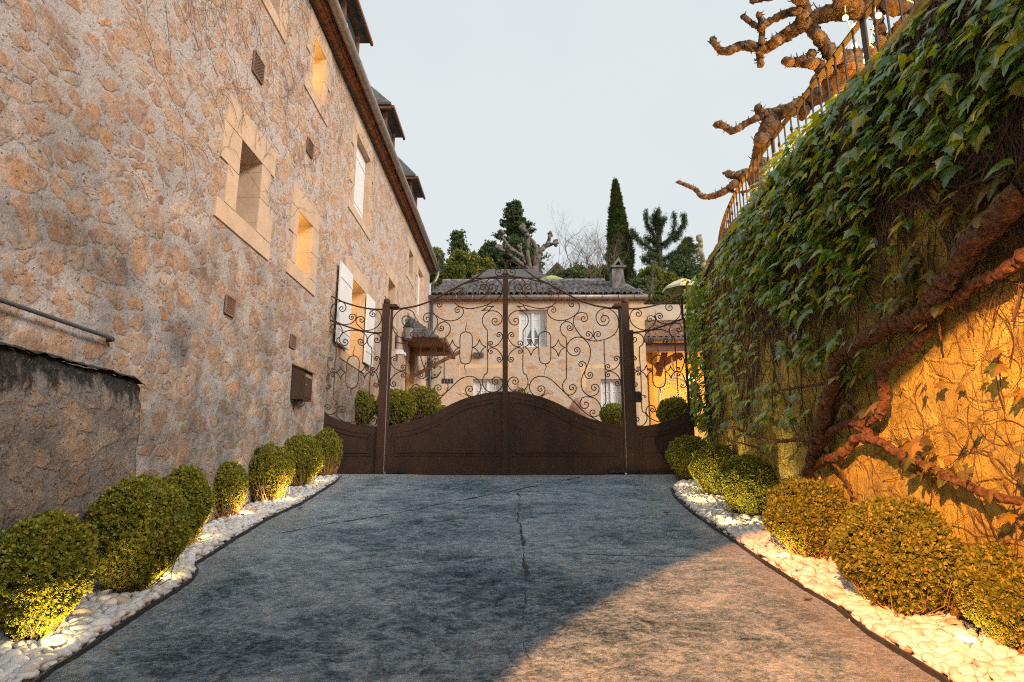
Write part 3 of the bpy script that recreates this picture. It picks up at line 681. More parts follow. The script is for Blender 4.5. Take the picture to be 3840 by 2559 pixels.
def vent_at(px, py, h): 
    c = onX(px, py, XW); e = .001
    y0, y1, z0, z1 = c.y - h * .55, c.y + h * .55, c.z - h * .5, c.z + h * .5
    v_ = MB().box((XW - .02, y0, z0), (XW + .008, y1, z1)).build('vent', simple('vent_dark', (.05,.05,.055), .8, .2, 5, 0), HOUSE)
    mb = MB(); n = 6; w, hh = y1 - y0, z1 - z0
    for i in range(-n, n + 1):
        for s_ in (1, -1):
            u0 = max(0, i / n); u1 = min(1, 1 + i / n)
            if u1 - u0 < .01: continue
            q0, q1 = u0 - i / n, u1 - i / n
            if s_ < 0: q0, q1 = 1 - q0, 1 - q1
            mb.beam((XW + .012, y0 + w * u0, z0 + hh * q0), (XW + .012, y0 + w * u1, z0 + hh * q1), .006, .008)
    for q in ((y0, z0, y1, z0), (y0, z1, y1, z1), (y0, z0, y0, z1), (y1, z0, y1, z1)): mb.beam((XW + .014, q[0], q[1]), (XW + .014, q[2], q[3]), .015, .015)
    mb.build('grille', simple('vent_rust', (.22,.13,.10), .8, .2, 5, 0), v_)
vent_at(966, 255, .26); vent_at(1160, 556, .22); vent_at(859, 1149, .19); vent_at(1096, 1282, .17)
# door canopy
mb = MB(); ze = 3.55; zp = 4.35; xo = -2.12; ya, yb = 16.15, 18.9
for i in range(8):
    t0, t1 = i / 8, (i + 1) / 8; f_ = lambda t_: ((ya + .85 * t_), (yb - .85 * t_), xo + (XW - xo) * t_, ze + (zp - ze) * t_)
    a0, b0, x0, z0 = f_(t0); a1, b1, x1, z1 = f_(t1)
    mb.add([(XW, a0, z0 + .04), (x0, a0, z0 + .04), (x0, b0, z0 + .04), (XW, b0, z0 + .04), (XW, a1, z1 + .02), (x1, a1, z1 + .02), (x1, b1, z1 + .02), (XW, b1, z1 + .02), (XW, a0, z0), (x0, a0, z0), (x0, b0, z0), (XW, b0, z0)],
           [(0,1,5,4), (1,2,6,5), (2,3,7,6), (8,9,1,0), (9,10,2,1), (10,11,3,2), (8,11,10,9)])
cn = mb.build('canopy', M_SLATE, HOUSE)
mb = MB(); zb = ze - .08
for y in (17.6,):
    mb.beam((XW, y, zb), (xo + .12, y, zb), .12, .14); mb.beam((XW + .07, y, zb - .95), (XW + .07, y, zb - .07), .13, .13); mb.beam((XW + .08, y, zb - .75), (xo + .45, y, zb - .04), .09, .09)
mb.beam((xo + .14, ya + .1, zb + .02), (xo + .14, yb - .1, zb + .02), .12, .12); mb.box((XW, ya + .15, zb + .06), (xo + .1, yb - .15, zb + .09))
mb.build('timber', M_WOOD, cn)

# ---- bare creeper stems on the house wall
def creeper_paths(n, seed, region, fplace, length, up=1, step=.06, wob=.5, bias=None):
    rg = random.Random(seed); out = []
    for i in range(n):
        u, z = region(rg); a = (bias if bias is not None else math.pi / 2) + rg.uniform(-.9, .9); pts = []; l = rg.uniform(.3, 1) * length
        for k in range(int(l / step)):
            pts.append((u, z)); a += rg.uniform(-wob, wob); u += math.cos(a) * step; z += math.sin(a) * step * up
            if len(pts) > 4 and rg.random() < .06 and len(out) < n * 2:
                out.append([(pts[-1][0] + math.cos(a + 1) * step * q + rg.uniform(-.02, .02), pts[-1][1] + math.sin(a + 1) * step * q + rg.uniform(-.02, .02)) for q in range(rg.randint(3, 8))])
        out.append(pts)
    return out
mb = MB()
def reg(rg):
    while True:
        px, py = rg.uniform(500, 1500), rg.uniform(-100, 900)
        d_ = (px - 480) / 900 - (py + 100) / 1400
        if rg.random() < max(.05, .3 + d_ * 1.2): 
            q = onX(px, py, XW); return q.y, q.z
for pts in creeper_paths(300, 5, reg, None, 1.7, step=.07, wob=.5):
    if len(pts) > 2: 
        pts = [(u, z) for u, z in pts if z < ZT - .05 and not any(o_[0] - .02 < u < o_[1] + .02 and o_[2] - .02 < z < o_[3] + .02 for o_ in OPS.values())]
        if len(pts) > 2: mb.tube([(XW + .03, u, z) for u, z in pts], [.0022 * (1 - .5 * i / len(pts)) for i in range(len(pts))], 3, caps=False)
o = mb.build('bare_creeper', simple('creeper_stem', (.09,.065,.06), .9, .3, 6, 0)); tag(o, 'leafless dark creeper stems clinging to the upper wall of the tall stone house', 'climbing plant')

# ---- low wall, handrail, mailbox, bollard
prof = [(z, y) for z, y in [(.735, -6), (.735, 2), (.725, 3.4), (.742, 3.9), (.73, 4.2), (.765, 4.7), (.70, 4.93), (.55, 4.97), (.2, 4.93), (-.3, 4.97), (-1.4, 4.95)]]
mb = MB(); ys = list(np.concatenate([np.linspace(-8, 2.9, 20), np.linspace(3, 4.94, 100)])); v = []; f = []
XL = XW + .13
def lowtop(y): return .735 + .022 * mnoise(Vector((y * 2.2, 0, 3))) + .012 * mnoise(Vector((y * 9, 0, 3))) - (0 if y < 4.8 else (y - 4.8) * .45)
zs = np.linspace(-3, 1, 40)
for i, y in enumerate(ys):
    zt = lowtop(y); zbot = GZ(y) - .2
    for j in range(24):
        z = zbot + (zt - zbot) * j / 23; bulge = .02 * mnoise(Vector((1, y * 2.3, z * 3))) + .01 * mnoise(Vector((1, y * 8, z * 9)))
        edge_ = .03 * (1 if j > 21 else 0); v.append((XL + bulge - edge_, y + (0.02 * mnoise(Vector((5, z * 5, 1))) if i == len(ys) - 1 else 0), z))
    v.append((XW - .05, y, zt + .01))
k = 25
f = [(i * k + j, (i + 1) * k + j, (i + 1) * k + j + 1, i * k + j + 1) for i in range(len(ys) - 1) for j in range(k - 1)]
n0 = len(v); e = (len(ys) - 1) * k
v += [(XW - .05, 4.94, v[e + j][2]) for j in range(k)]
f += [(e + j, n0 + j, n0 + j + 1, e + j + 1) for j in range(k - 1)]
lw = mb.add(v, f).build('low_wall', M_LOW, None, True); tag(lw, 'low dark mossy stone wall with soot-black top in front of the tall house', 'wall')
mo = simple('black_moss', (.030,.033,.036), 1, .6, 9, 1, .03, col2=(.012,.015,.018))
v = []
for i, y in enumerate(ys):
    zt = lowtop(y)
    for j, (dx, dz) in enumerate(((.004, -.004), (-.004, .008), (-.04, .014), (-.13, .016))): v.append((XL + dx + .01 * mnoise(Vector((j, y * 9, 1))), y, zt + dz + .012 * mnoise(Vector((j * 3, y * 14, 7)))))
MB().add(v, [(4*i+j, 4*i+4+j, 4*i+5+j, 4*i+1+j) for i in range(len(ys) - 2) for j in range(3)]).build('coping', mo, lw, True)
hr = empty('handrail', (XW, 4.5, .97), 'blue-grey metal handrail fixed to the house wall above the low dark wall', 'handrail')
MB().tube([(XW + .07, y, 1.0 - .006 * (y - 3)) for y in (-3, 1, 3, 4.54)] + [(XW + .05, 4.58, .988), (XW - .02, 4.59, .985)], .014, 10).build('rail', M_ZINCD, hr, True)
MB().tube([(XW - .01, 3.2, .90), (XW + .07, 3.2, .92), (XW + .07, 3.2, .99)], .009, 8).tube([(XW - .01, 1.2, .90), (XW + .07, 1.2, .92), (XW + .07, 1.2, .99)], .009, 8).build('bracket', M_ZINCD, hr, True)
# letterbox
c = onX(1140, 1510, XW); 
y0 = onX(1090, 1460, XW).y; y1 = y0 + .36; z0 = onX(1090, 1497, XW).z; z1 = onX(1092, 1367, XW).z; xo = XW + .17
mbx = empty('letterbox', (XW, (y0 + y1) / 2, z0), 'brown metal letterbox with scroll bracket hung on the house wall', 'letterbox')
mb = MB(); mb.hexa([(XW + .01, y0, z0), (xo, y0, z0), (xo, y1, z0), (XW + .01, y1, z0), (XW + .01, y0, z1), (xo, y0, z1 - .07), (xo, y1, z1 - .07), (XW + .01, y1, z1)])
bd = mb.build('body', M_MAIL, mbx)
MB().hexa([(XW + .005, y0 - .02, z1 - .002), (xo + .03, y0 - .02, z1 - .08), (xo + .03, y1 + .02, z1 - .08), (XW + .005, y1 + .02, z1 - .002), (XW + .005, y0 - .02, z1 + .014), (xo + .03, y0 - .02, z1 - .064), (xo + .03, y1 + .02, z1 - .064), (XW + .005, y1 + .02, z1 + .014)]).build('lid', M_MAIL, mbx)
MB().box((xo, y0 + .03, z0 + .03), (xo + .008, y1 - .03, z1 - .19)).build('door', M_MAIL, mbx)
MB().box((xo, y0 + .06, z1 - .16), (xo + .010, y1 - .06, z1 - .115)).build('slot', M_ZINC, mbx)
MB().tube([(xo + .006, y0 + .07, (z0 + z1) / 2 - .03), (xo + .02, y0 + .07, (z0 + z1) / 2 - .03)], .012, 10).build('lock', M_ZINC, mbx)
def spiral3(c, r0, a0, turns, fn, n=16):
    out = []
    N_ = int(abs(turns) * n)
    for i in range(N_ + 1):
        t_ = i / N_; r = r0 * (1 - .85 * t_); a = a0 + turns * 2 * math.pi * t_; out.append(fn(c[0] + r * math.cos(a), c[1] + r * math.sin(a)))
    return out
MB().tube([(XW + .02, y0 + .1, z0 - .14), (XW + .03, y0 + .1, z0 - .03), (XW + .10, y0 + .1, z0 - .01)] + spiral3((XW + .13, z0 - .055), .045, math.pi / 2, -1.4, lambda a_, b_: (a_, y0 + .1, b_)), .007, 6).build('bracket', M_MAIL, mbx, True)
p = onX(971, 1690, XW + .06)
MB().lathe([(0,.0), (.022,0), (.022,.10), (.026,.11), (.026,.13), (0,.135)], (XW + .07, p.y, p.z - .10), 12).tube([(XW + .07, p.y, p.z - .6), (XW + .07, p.y, p.z - .1)], .008, 6).build('post_cap', M_IRON)
tag(bpy.data.objects['post_cap'], 'short black stake rising behind the bushes against the house wall', 'stake')
bpy.data.objects['post_cap'].name = 'garden_stake'
# wall lantern by the canopy
def lantern(c, label, s=1):
    e_ = empty('wall_lantern', c, label, 'lantern'); x, y, z = c
    MB().lathe([(.03*s,0), (.09*s,.03*s), (.12*s,.30*s), (.125*s,.31*s)], (x, y, z), 6).build('glass', simple('lantern_glass', (.20,.19,.18), .2, .2, 4, 0), e_)
    MB().lathe([(.15*s,.31*s), (.14*s,.33*s), (.05*s,.45*s), (.02*s,.47*s), (.02*s,.52*s), (0,.53*s)], (x, y, z), 6).lathe([(0,-.04*s), (.03*s,-.02*s), (.035*s,.0)], (x, y, z), 6).build('cap', M_IRON, e_)
    MB().tube([(x, y, z - .03), (x - .1, y, z - .1), (XW, y, z - .06)], .015, 6).box((XW - .005, y - .04, z - .22), (XW + .02, y + .04, z + .1)).build('bracket', M_IRON, e_)
q = onX(1530, 1275, XW + .32); lantern((XW + .32, q.y, q.z), 'black iron wall lantern beside the small slate door canopy')
q = onX(1502, 1322, XW + .1); MB().box((XW, q.y - .1, q.z - .06), (XW + .16, q.y + .1, q.z + .06)).tube([(XW + .16, q.y, q.z - .02), (XW + .24, q.y - .05, q.z - .06)], .035, 8).build('security_camera', M_WHITE)
tag(bpy.data.objects['security_camera'], 'small white box camera on the house wall below the lantern', 'camera')

# ================================================================== GATE
def cr(pts, n=6):     # Catmull-Rom through 2-D points
    P = [pts[0]] + list(pts) + [pts[-1]]; out = []
    for i in range(1, len(P) - 2):
        p0, p1, p2, p3 = [np.array(P[i + k], float) for k in (-1, 0, 1, 2)]
        for j in range(n):
            t_ = j / n; out.append(.5 * ((2*p1) + (-p0+p2)*t_ + (2*p0-5*p1+4*p2-p3)*t_**2 + (-p0+3*p1-3*p2+p3)*t_**3))
    out.append(np.array(P[-2], float)); return out
def spir(p, c, turns, n=18):   # walk inward from p round c (picture sense: + clockwise)
    dx, dy = p[0] - c[0], p[1] - c[1]; r0 = math.hypot(dx, dy); a0 = math.atan2(dy, dx); out = []
    N_ = max(6, int(abs(turns) * n))
    for i in range(1, N_ + 1):
        t_ = i / N_; r = r0 * (1 - .86 * t_ ** .85); a = a0 + turns * 2 * math.pi * t_; out.append(np.array((c[0] + r * math.cos(a), c[1] + r * math.sin(a))))
    return out
def curve2(p, s=None, e=None):
    c = cr(p)
    if e: c = c + spir(p[-1], e[:2], e[2])
    if s: c = spir(p[0], s[:2], s[2])[::-1] + c
    return c
XM = onY(1894.5, 1500, YG).x
def gate_part(name, kind, pts, r, mirror, parent, closed=False, taper=None, mat=None, Y=None):
    W3 = [onY(q[0], q[1], YG) for q in pts]
    if mirror: W3 = [Vector((2 * XM - w.x, w.y, w.z)) for w in W3]
    n = len(W3); rad = [r] * n
    if taper: rad = [r * (1 - (1 - taper) * i / (n - 1)) for i in range(n)]
    elif not closed and kind == 's': rad = [r * (1.25 if i in (0, 1, n - 1, n - 2) else 1) for i in range(n)]
    return MB().tube(W3, rad, 5, closed, not closed, flat=1.3).build(name, mat or M_SCROLL, parent, True)
def P_(F, *xy): return [F(*q) for q in xy]
RS = .0086
LEAF = [ # (points, start spiral, end spiral)
 (P_(A,(1400,290),(1560,250),(1750,205),(1900,182),(2052,172)), None, None, 'rail'),
 (P_(A,(1290,480),(1340,558),(1420,590),(1520,597),(1650,570),(1760,500),(1810,410),(1790,340),(1740,308)), A(1335,455)+(1.1,), A(1710,365)+(-1.2,), 'scroll'),
 (P_(A,(1390,450),(1370,400),(1290,375),(1215,402),(1185,480),(1200,580),(1260,660),(1350,705),(1500,730),(1700,690),(1850,630),(2000,520),(2042,400),(2030,310),(1985,245),(1920,212),(1850,205),(1790,240),(1765,310)), A(1335,455)+(1.1,), A(1865,365)+(-1.6,), 'scroll'),
 (P_(A,(1003,640),(980,600),(930,588),(870,605),(832,660),(825,740),(860,810),(930,870),(1040,925),(1180,938),(1290,905),(1362,830),(1372,755),(1335,708),(1280,700),(1235,725),(1226,765)), A(950,662)+(1.1,), A(1274,758)+(-1.1,), 'scroll'),
 (P_(A,(528,930),(537,870),(500,790),(420,742),(330,735),(235,790),(168,880),(148,980),(160,1080),(220,1180),(310,1240),(440,1283),(560,1295),(690,1270),(800,1200),(880,1090),(920,1000),(922,910),(885,845),(825,808),(755,805),(700,835),(677,900)), A(398,925)+(1.55,), A(748,905)+(-1.2,), 'scroll'),
 (P_(A,(500,1130),(545,1150),(568,1195),(558,1245),(525,1285)), A(500,1185)+(-1.1,), None, 'scroll'),
 (P_(A,(665,1130),(622,1150),(598,1190),(605,1230),(640,1262),(690,1268)), A(665,1182)+(1.1,), None, 'scroll'),
 (P_(A,(930,1070),(940,1010),(1000,965),(1070,960),(1130,1010),(1150,1080),(1120,1170),(1060,1225),(1048,1260))+P_(B,(1042,30),(1041,300),(1042,540),(1062,585),(1100,640),(1105,710),(1070,790),(1000,842),(930,825),(882,775),(870,715)), A(992,1062)+(-1.4,), B(942,720)+(1.3,), 'scroll'),
 (P_(A,(780,1232),(860,1228),(950,1260),(1020,1340),(1036,1420),(1010,1490),(950,1540),(880,1548),(820,1510),(806,1450)), None, A(866,1456)+(1.3,), 'scroll'),
 (P_(A,(800,1215),(740,1260),(670,1330),(635,1420))+P_(B,(628,100),(640,200),(670,300),(720,420),(770,530),(785,640),(765,750),(710,820),(640,860),(570,855),(510,820),(480,760),(485,695)), None, B(558,722)+(1.3,), 'scroll'),
 (P_(B,(770,262),(722,288),(702,350),(722,440),(718,510),(672,556),(615,548),(585,500)), B(785,318)+(1.2,), B(640,497)+(1.2,), 'scroll'),
 (P_(B,(170,172),(125,212),(130,300),(180,370),(250,410),(320,420),(365,390),(370,345)), B(182,222)+(1.2,), B(325,355)+(-1.2,), 'scroll'),
 (P_(B,(370,495),(352,450),(310,432),(240,450),(170,500),(120,570),(105,640),(140,688)), B(325,495)+(1.2,), B(165,640)+(-1.2,), 'scroll'),
 (P_(A,(397,1300),(393,1500))+P_(B,(380,300),(366,800),(360,965),(400,1030),(440,1100),(430,1200),(380,1310),(300,1355),(200,1350),(112,1290),(88,1200),(110,1120),(180,1090)), None, B(190,1180)+(1.3,), 'scroll'),
 (P_(B,(450,1310),(560,1250),(700,1160),(830,1040),(950,915),(1080,790),(1200,670),(1300,580),(1400,530),(1500,517),(1590,545),(1650,610),(1680,700),(1650,790),(1590,850),(1510,865),(1430,820),(1408,750)), None, B(1484,742)+(1.3,), 'scroll'),
 (P_(B,(790,930),(760,890),(700,873),(620,880),(540,910),(472,990),(440,1080),(460,1160),(520,1212),(590,1215),(632,1172)), B(712,1002)+(1.2,), B(578,1145)+(-1.1,), 'scroll'),
 (P_(A,(1930,1015),(1990,1000),(2035,940),(2035,860),(1970,792),(1880,765),(1790,785),(1725,850),(1702,930),(1722,1020),(1785,1105),(1790,1200),(1790,1390))+P_(B,(1790,100),(1790,425),(1735,495),(1702,600),(1720,690),(1790,770),(1880,793),(1980,762),(2040,690),(2052,625),(2015,555),(1945,527),(1885,555),(1868,605)), A(1925,940)+(1.2,), B(1930,605)+(-1.2,), 'scroll'),
 (P_(A,(1950,1175),(1990,1138),(2035,1165),(2050,1220),(2020,1290),(1960,1358),(1880,1390),(1820,1368),(1798,1325)), A(1988,1190)+(-1.0,), A(1848,1332)+(1.2,), 'scroll'),
 (P_(B,(1805,75),(1822,38),(1865,22),(1930,40),(2000,100),(2045,180),(2042,235),(1995,270),(1958,235)), B(1850,85)+(-1.1,), B(1995,217)+(1.1,), 'scroll'),
 (P_(A,(1055,935),(1055,962)), None, None, 'bar'), (P_(B,(1668,662),(1702,668)), None, None, 'bar'),
]
OVAL = P_(A,(1418,1128),(1350,1150),(1317,1215),(1314,1400))+P_(B,(1310,100),(1318,230),(1350,285),(1408,303),(1470,285),(1508,230),(1518,100))+P_(A,(1525,1400),(1524,1215),(1485,1150))
FIN = [P_(A,(1418,1125),(1408,1070),(1430,1010),(1425,945)), P_(B,(1408,303),(1390,360),(1415,420),(1415,495)), P_(A,(583,1230),(575,1150),(585,1100),(583,1040)), P_(B,(1480,882),(1390,820),(1300,825),(1250,785)), P_(A,(415,850),(420,825),(408,790))]
STARS = [(A(1060,1405), A(1184,1258), A(1305,1405), B(1180,180)), (A(1530,1400), A(1650,1250), A(1775,1390), B(1655,170)), (A(1685,766), A(1785,676), A(1910,680), A(1825,768))]
def star(tips, mirror, parent, r=RS):
    c = np.mean([np.array(t_) for t_ in tips], 0); pts = []
    for i in range(4):
        a = np.array(tips[i]); b_ = np.array(tips[(i + 1) % 4])
        for j in range(8):
            t_ = j / 8; ctrl = c + ((a + b_) / 2 - c) * .34
            pts.append((1-t_)**2 * a + 2*t_*(1-t_) * ctrl + t_**2 * b_)
    gate_part('star', 's', pts, r, mirror, parent, closed=True)
def mirx(pl, mirror): return [(2 * XM - x, z) for x, z in pl][::-1] if mirror else pl
def plate(name, top, zb, y0, y1, mirror, parent, mat=M_GATE):
    tp = [onY(*q, YG) for q in cr(top, 5)]; pl = [(w.x, w.z) for w in tp]; pl += [(pl[-1][0], zb), (pl[0][0], zb)]
    return MB().prism(mirx(pl, mirror), y0, y1).build(name, mat, parent)
def moulding(loop, mirror, parent, r=.011, y=None):
    W3 = [onY(*q, YG) for q in loop]; W3 = [Vector(((2 * XM - w.x) if mirror else w.x, y, w.z)) for w in W3]
    return MB().tube(W3, r, 4, True, False).build('moulding', M_GATE, parent)
ZB = -.03
def leaf(mirror, label):
    nm = empty('gate_leaf', (XM + (.02 if mirror else -.02), YG, .03), label, 'gate leaf', 'swinging leaves of the iron gate')
    for p, s, e, k in LEAF: gate_part('scroll' if k == 'scroll' else 'bar' if k == 'bar' else 'lower_rail', 's' if k == 'scroll' else 'b', curve2(p, s, e), RS * (1.5 if k == 'rail' else 1), mirror, nm)
    top = P_(A,(150,742),(330,722),(560,682),(800,600),(1000,500),(1200,385),(1400,285),(1560,212),(1700,108),(1850,-2),(1975,-85),(2045,-105),(2090,-60),(2100,20),(2070,110))
    gate_part('top_rail', 'b', curve2(top[:9]), .015, mirror, nm)
    gate_part('crest_scroll', 's', curve2(top[7:], None, A(1985,90)+(1.4,)), .009, mirror, nm)
    gate_part('oval_ring', 'o', cr(OVAL + [OVAL[0]], 5)[:-1], RS, mirror, nm, closed=True)
    for f_ in FIN: gate_part('finial', 'b', cr(f_), RS, mirror, nm, taper=.25)
    for s_ in STARS: star(s_, mirror, nm)
    tp = P_(B,(60,1400),(300,1345),(550,1285),(800,1195),(1000,1100),(1150,1020),(1300,950),(1450,895),(1700,830),(1900,798),(2100,790))
    pn = plate('panel', tp, ZB, YG - .012, YG + .012, mirror, nm)
    # thicker upper edge and frame round the sunk field
    inn = P_(Z,(518,1382),(518,1275),(610,1256),(700,1235),(790,1200),(850,1165),(910,1130),(960,1100),(1020,1072),(1080,1055),(1140,1043),(1212,1033),(1212,1382))
    out = P_(Z,(493,1404),(493,1252),(600,1230),(690,1206),(780,1170),(840,1138),(900,1103),(960,1068),(1020,1045),(1080,1028),(1150,1014),(1236,1005),(1236,1402))
    moulding(inn, mirror, pn, .014, YG - .016); moulding(out, mirror, pn, .010, YG - .014)
    ee = [onY(*q, YG) for q in cr(tp, 5)]; ee = [Vector(((2 * XM - w.x) if mirror else w.x, YG - .0, w.z - .006)) for w in ee]
    MB().tube(ee, .024, 4).build('panel_edge', M_GATE, nm)
    # hinge stile
    a = onY(*A(120, 735), YG); b9 = onY(*B(55, 1400), YG); xx = (a.x + b9.x) / 2; w_ = .024; x0, x1 = (xx - w_, xx + w_) if not mirror else (2 * XM - xx - w_, 2 * XM - xx + w_)
    MB().box((x0, YG - .03, .035), (x1, YG + .03, a.z)).build('hinge_stile', M_GATE, nm)
    if not mirror:
        c_ = onY(*Z(1283, 150), YG)
        MB().box((XM - .042, YG - .05, -.04), (XM + .042, YG - .014, c_.z)).build('meeting_post', M_GATE, nm)
        MB().box((XM - .05, YG - .056, c_.z), (XM + .05, YG - .012, c_.z + .018)).build('cap', M_GATE, nm)
    return nm
def PZ(q): return q
leaf(False, 'left leaf of the rusty wrought-iron gate with the square meeting post'); leaf(True, 'right leaf of the rusty wrought-iron gate beside the dark post')
SIDE = [
 (P_(L,(505,360),(470,297),(400,270),(320,290),(242,350),(212,435),(225,540),(290,630),(400,700),(500,722),(620,692),(690,625),(702,560),(660,517),(602,520),(568,572)), L(430,402)+(1.2,), L(622,577)+(-1.2,)),
 (P_(L,(975,500),(1010,455),(1080,433),(1150,458),(1198,540),(1202,630),(1150,730),(1060,800),(950,835),(860,830),(770,760),(715,690),(705,632),(730,590),(790,560),(850,582),(866,632),(840,672)), L(1040,520)+(-1.2,), L(812,632)+(.9,)),
 (P_(L,(195,800),(230,730),(310,708),(390,735),(435,820),(430,900),(390,960),(335,1005),(326,1100),(310,1400))+P_(M,(297,30),(280,400),(260,735),(320,820),(345,900),(325,1000),(270,1050),(190,1070),(110,1040),(75,960),(112,888)), L(255,828)+(-1.2,), M(158,940)+(1.2,)),
 (P_(L,(552,1080),(500,1130),(430,1110),(385,1040),(395,950),(470,870),(580,835),(700,835),(820,860),(900,930),(922,1010),(890,1090),(820,1127),(762,1100),(742,1048)), L(490,1058)+(-1.0,), L(803,1056)+(1.2,)),
 (P_(L,(1190,1000),(1170,930),(1100,898),(1010,917),(945,980),(930,1060),(960,1130),(1015,1190),(1010,1400))+P_(M,(1000,100),(980,400),(962,960),(900,1040),(862,1110),(870,1200),(930,1280),(1010,1302),(1090,1262),(1112,1190)), L(1115,1018)+(1.2,), M(1050,1180)+(-1.2,)),
 (P_(M,(500,965),(460,915),(390,913),(345,960),(318,1040),(340,1110),(420,1185),(540,1222),(660,1215),(780,1160),(862,1080),(882,1000),(850,930),(785,900),(720,930),(698,990)), M(450,985)+(1.0,), M(755,985)+(-1.3,)),
 (P_(L,(240,1390),(192,1355),(150,1400),(140,1480))+P_(M,(150,90),(190,200),(230,245),(278,230),(286,190)), L(207,1402)+(.8,), M(250,187)+(-1.0,)),
 (P_(M,(275,300),(270,268),(235,253),(180,290),(130,400),(104,500),(140,555),(192,552)), M(240,302)+(.9,), M(180,512)+(-1.0,)),
 (P_(L,(1070,1400),(1110,1345),(1165,1380),(1172,1440))+P_(M,(1160,80),(1110,190),(1060,225),(1012,210),(1003,170)), L(1105,1395)+(-.9,), M(1040,180)+(1.0,)),
 (P_(M,(1005,283),(1030,245),(1080,248),(1120,310),(1150,420),(1147,500),(1100,537),(1052,500)), M(1037,285)+(-.9,), M(1095,487)+(1.0,)),
]
SOV = P_(L,(665,1330),(590,1350),(542,1410),(530,1500))+P_(M,(525,100),(510,300),(508,440),(540,520),(620,556),(700,530),(745,450),(756,300),(770,60))+P_(L,(771,1450),(740,1370))
SFIN = [P_(L,(660,1330),(645,1270),(675,1190),(660,1120)), P_(M,(625,560),(595,620),(625,700),(625,780)), P_(L,(715,610),(725,560),(708,520),(715,462))]
SSTAR = [(M(300,245), M(410,125), M(515,245), M(398,385)), (M(770,240), M(880,110), M(990,240), M(870,370))]
def side(mirror, label):
    nm = empty('gate_side_panel', (XM + (-2.6 if not mirror else 2.6), YG, .03), label, 'gate panel', 'iron panels beside the gate posts')
    for p, s, e in SIDE: gate_part('scroll', 's', curve2(p, s, e), RS, mirror, nm)
    gate_part('top_rail', 'b', cr(P_(L,(190,150),(300,200),(450,275),(700,355),(900,400),(1050,418),(1245,425))), .014, mirror, nm)
    gate_part('middle_rail', 'b', cr(P_(L,(180,625),(300,670),(450,730),(700,810),(900,860),(1050,878),(1205,883))), .014, mirror, nm)
    gate_part('oval_ring', 'o', cr(SOV + [SOV[0]], 5)[:-1], RS, mirror, nm, closed=True)
    for f_ in SFIN: gate_part('finial', 'b', cr(f_), RS, mirror, nm, taper=.25)
    for s_ in SSTAR: star(s_, mirror, nm)
    tp = P_(M,(-30,985),(100,1060),(300,1160),(450,1215),(700,1275),(900,1308),(1180,1320))
    pn = plate('panel', tp, -.03, YG - .012, YG + .012, mirror, nm)
    inn = P_(Z,(64,1388),(64,1206),(130,1236),(230,1262),(337,1275),(337,1382)); out = P_(Z,(48,1406),(48,1180),(130,1210),(230,1238),(356,1250),(356,1402))
    moulding(inn, mirror, pn, .012, YG - .016); moulding(out, mirror, pn, .009, YG - .014)
    ee = [onY(*q, YG) for q in cr(tp, 5)]; ee = [Vector(((2 * XM - w.x) if mirror else w.x, YG, w.z - .006)) for w in ee]
    MB().tube(ee, .02, 4).build('panel_edge', M_GATE, nm)
    st = [L(205,150), L(180,600), L(148,650), L(100,1560), M(62,700), M(20,1560)]; W3 = [onY(*q, YG) for q in st]
    x_ = [w.x for w in W3]; W3 = [Vector(((2 * XM - w.x) if mirror else w.x, YG, w.z)) for w in W3] ; W3.append(Vector((W3[-1].x, YG, 0)))
    MB().tube(W3, .024, 4).build('stile', M_GATE, nm)
    return nm
sL = side(False, 'fixed iron panel between the tall stone house and the left gate post')
sR = side(True, 'iron side gate with black lock between the right post and the creeper wall')
# pedestrian-gate frame and lock on the right
a = onY(*frame(2300,1080,.19127)(345, 835), YG)
MB().box((a.x - .03, YG - .028, .02), (a.x + .03, YG + .028, a.z)).build('inner_stile', M_GATE, sR)
q0 = onY(*frame(2300,1350,.19127)(430, 840), YG); q1 = onY(*frame(2300,1350,.19127)(555, 625), YG)
lk = MB().prism([(q0.x, q0.z), (q1.x - .03, q0.z), (q1.x, q0.z + .04), (q1.x - .008, q0.z + .1), (q1.x, q1.z - .05), (q1.x - .04, q1.z), (q0.x, q1.z)], YG - .045, YG - .03).build('lock', M_IRON, sR)
MB().tube([(q0.x + .04, YG - .05, q1.z - .08), (q0.x + .04, YG - .09, q1.z - .08), (q1.x + .02, YG - .09, q1.z - .07)] + spiral3((q1.x + .03, q1.z - .095), .025, 1.6, -1.2, lambda a_, b_: (a_, YG - .09, b_)), .006, 6).build('handle', M_IRON, lk, True)
def post(mirror, label):
    a = onY(*L(1287, 325), YG); b_ = onY(*M(1220, 1560), YG)
    xx = XM * 2 - (a.x + b_.x) / 2 if mirror else (a.x + b_.x) / 2; w_ = .058
    e_ = empty('gate_post', (xx, YG, 0), label, 'gate post', 'square iron gate posts')
    MB().box((xx - w_, YG - w_, -.02), (xx + w_, YG + w_, a.z)).build('shaft', M_GATE, e_)
    v, f = ico(3); v = v * .057 + np.array((xx, YG, a.z + .045)); fastmesh('ball', v, f, M_GATE, e_, True)
    s_ = -1 if mirror else 1
    pl = [(xx + s_ * w_, a.z - .005), (xx + s_ * .17, a.z - .009), (xx + s_ * .215, a.z - .06), (xx + s_ * w_, a.z - .06)]
    MB().prism(pl if not mirror else pl[::-1], YG - .055, YG + .055).build('bracket', M_GATE, e_)
    c_ = MB().box((xx + s_ * (w_ + .004), YG - .04, .02), (xx + s_ * (w_ + .016), YG - .02, a.z - .10)).build('reveal_strip', simple('pale_strip', (.30,.24,.22), .6, .2, 5, 0), e_)
post(False, 'square iron post with ball top between the left side panel and left leaf'); post(True, 'square iron post with ball top between the right leaf and side gate')
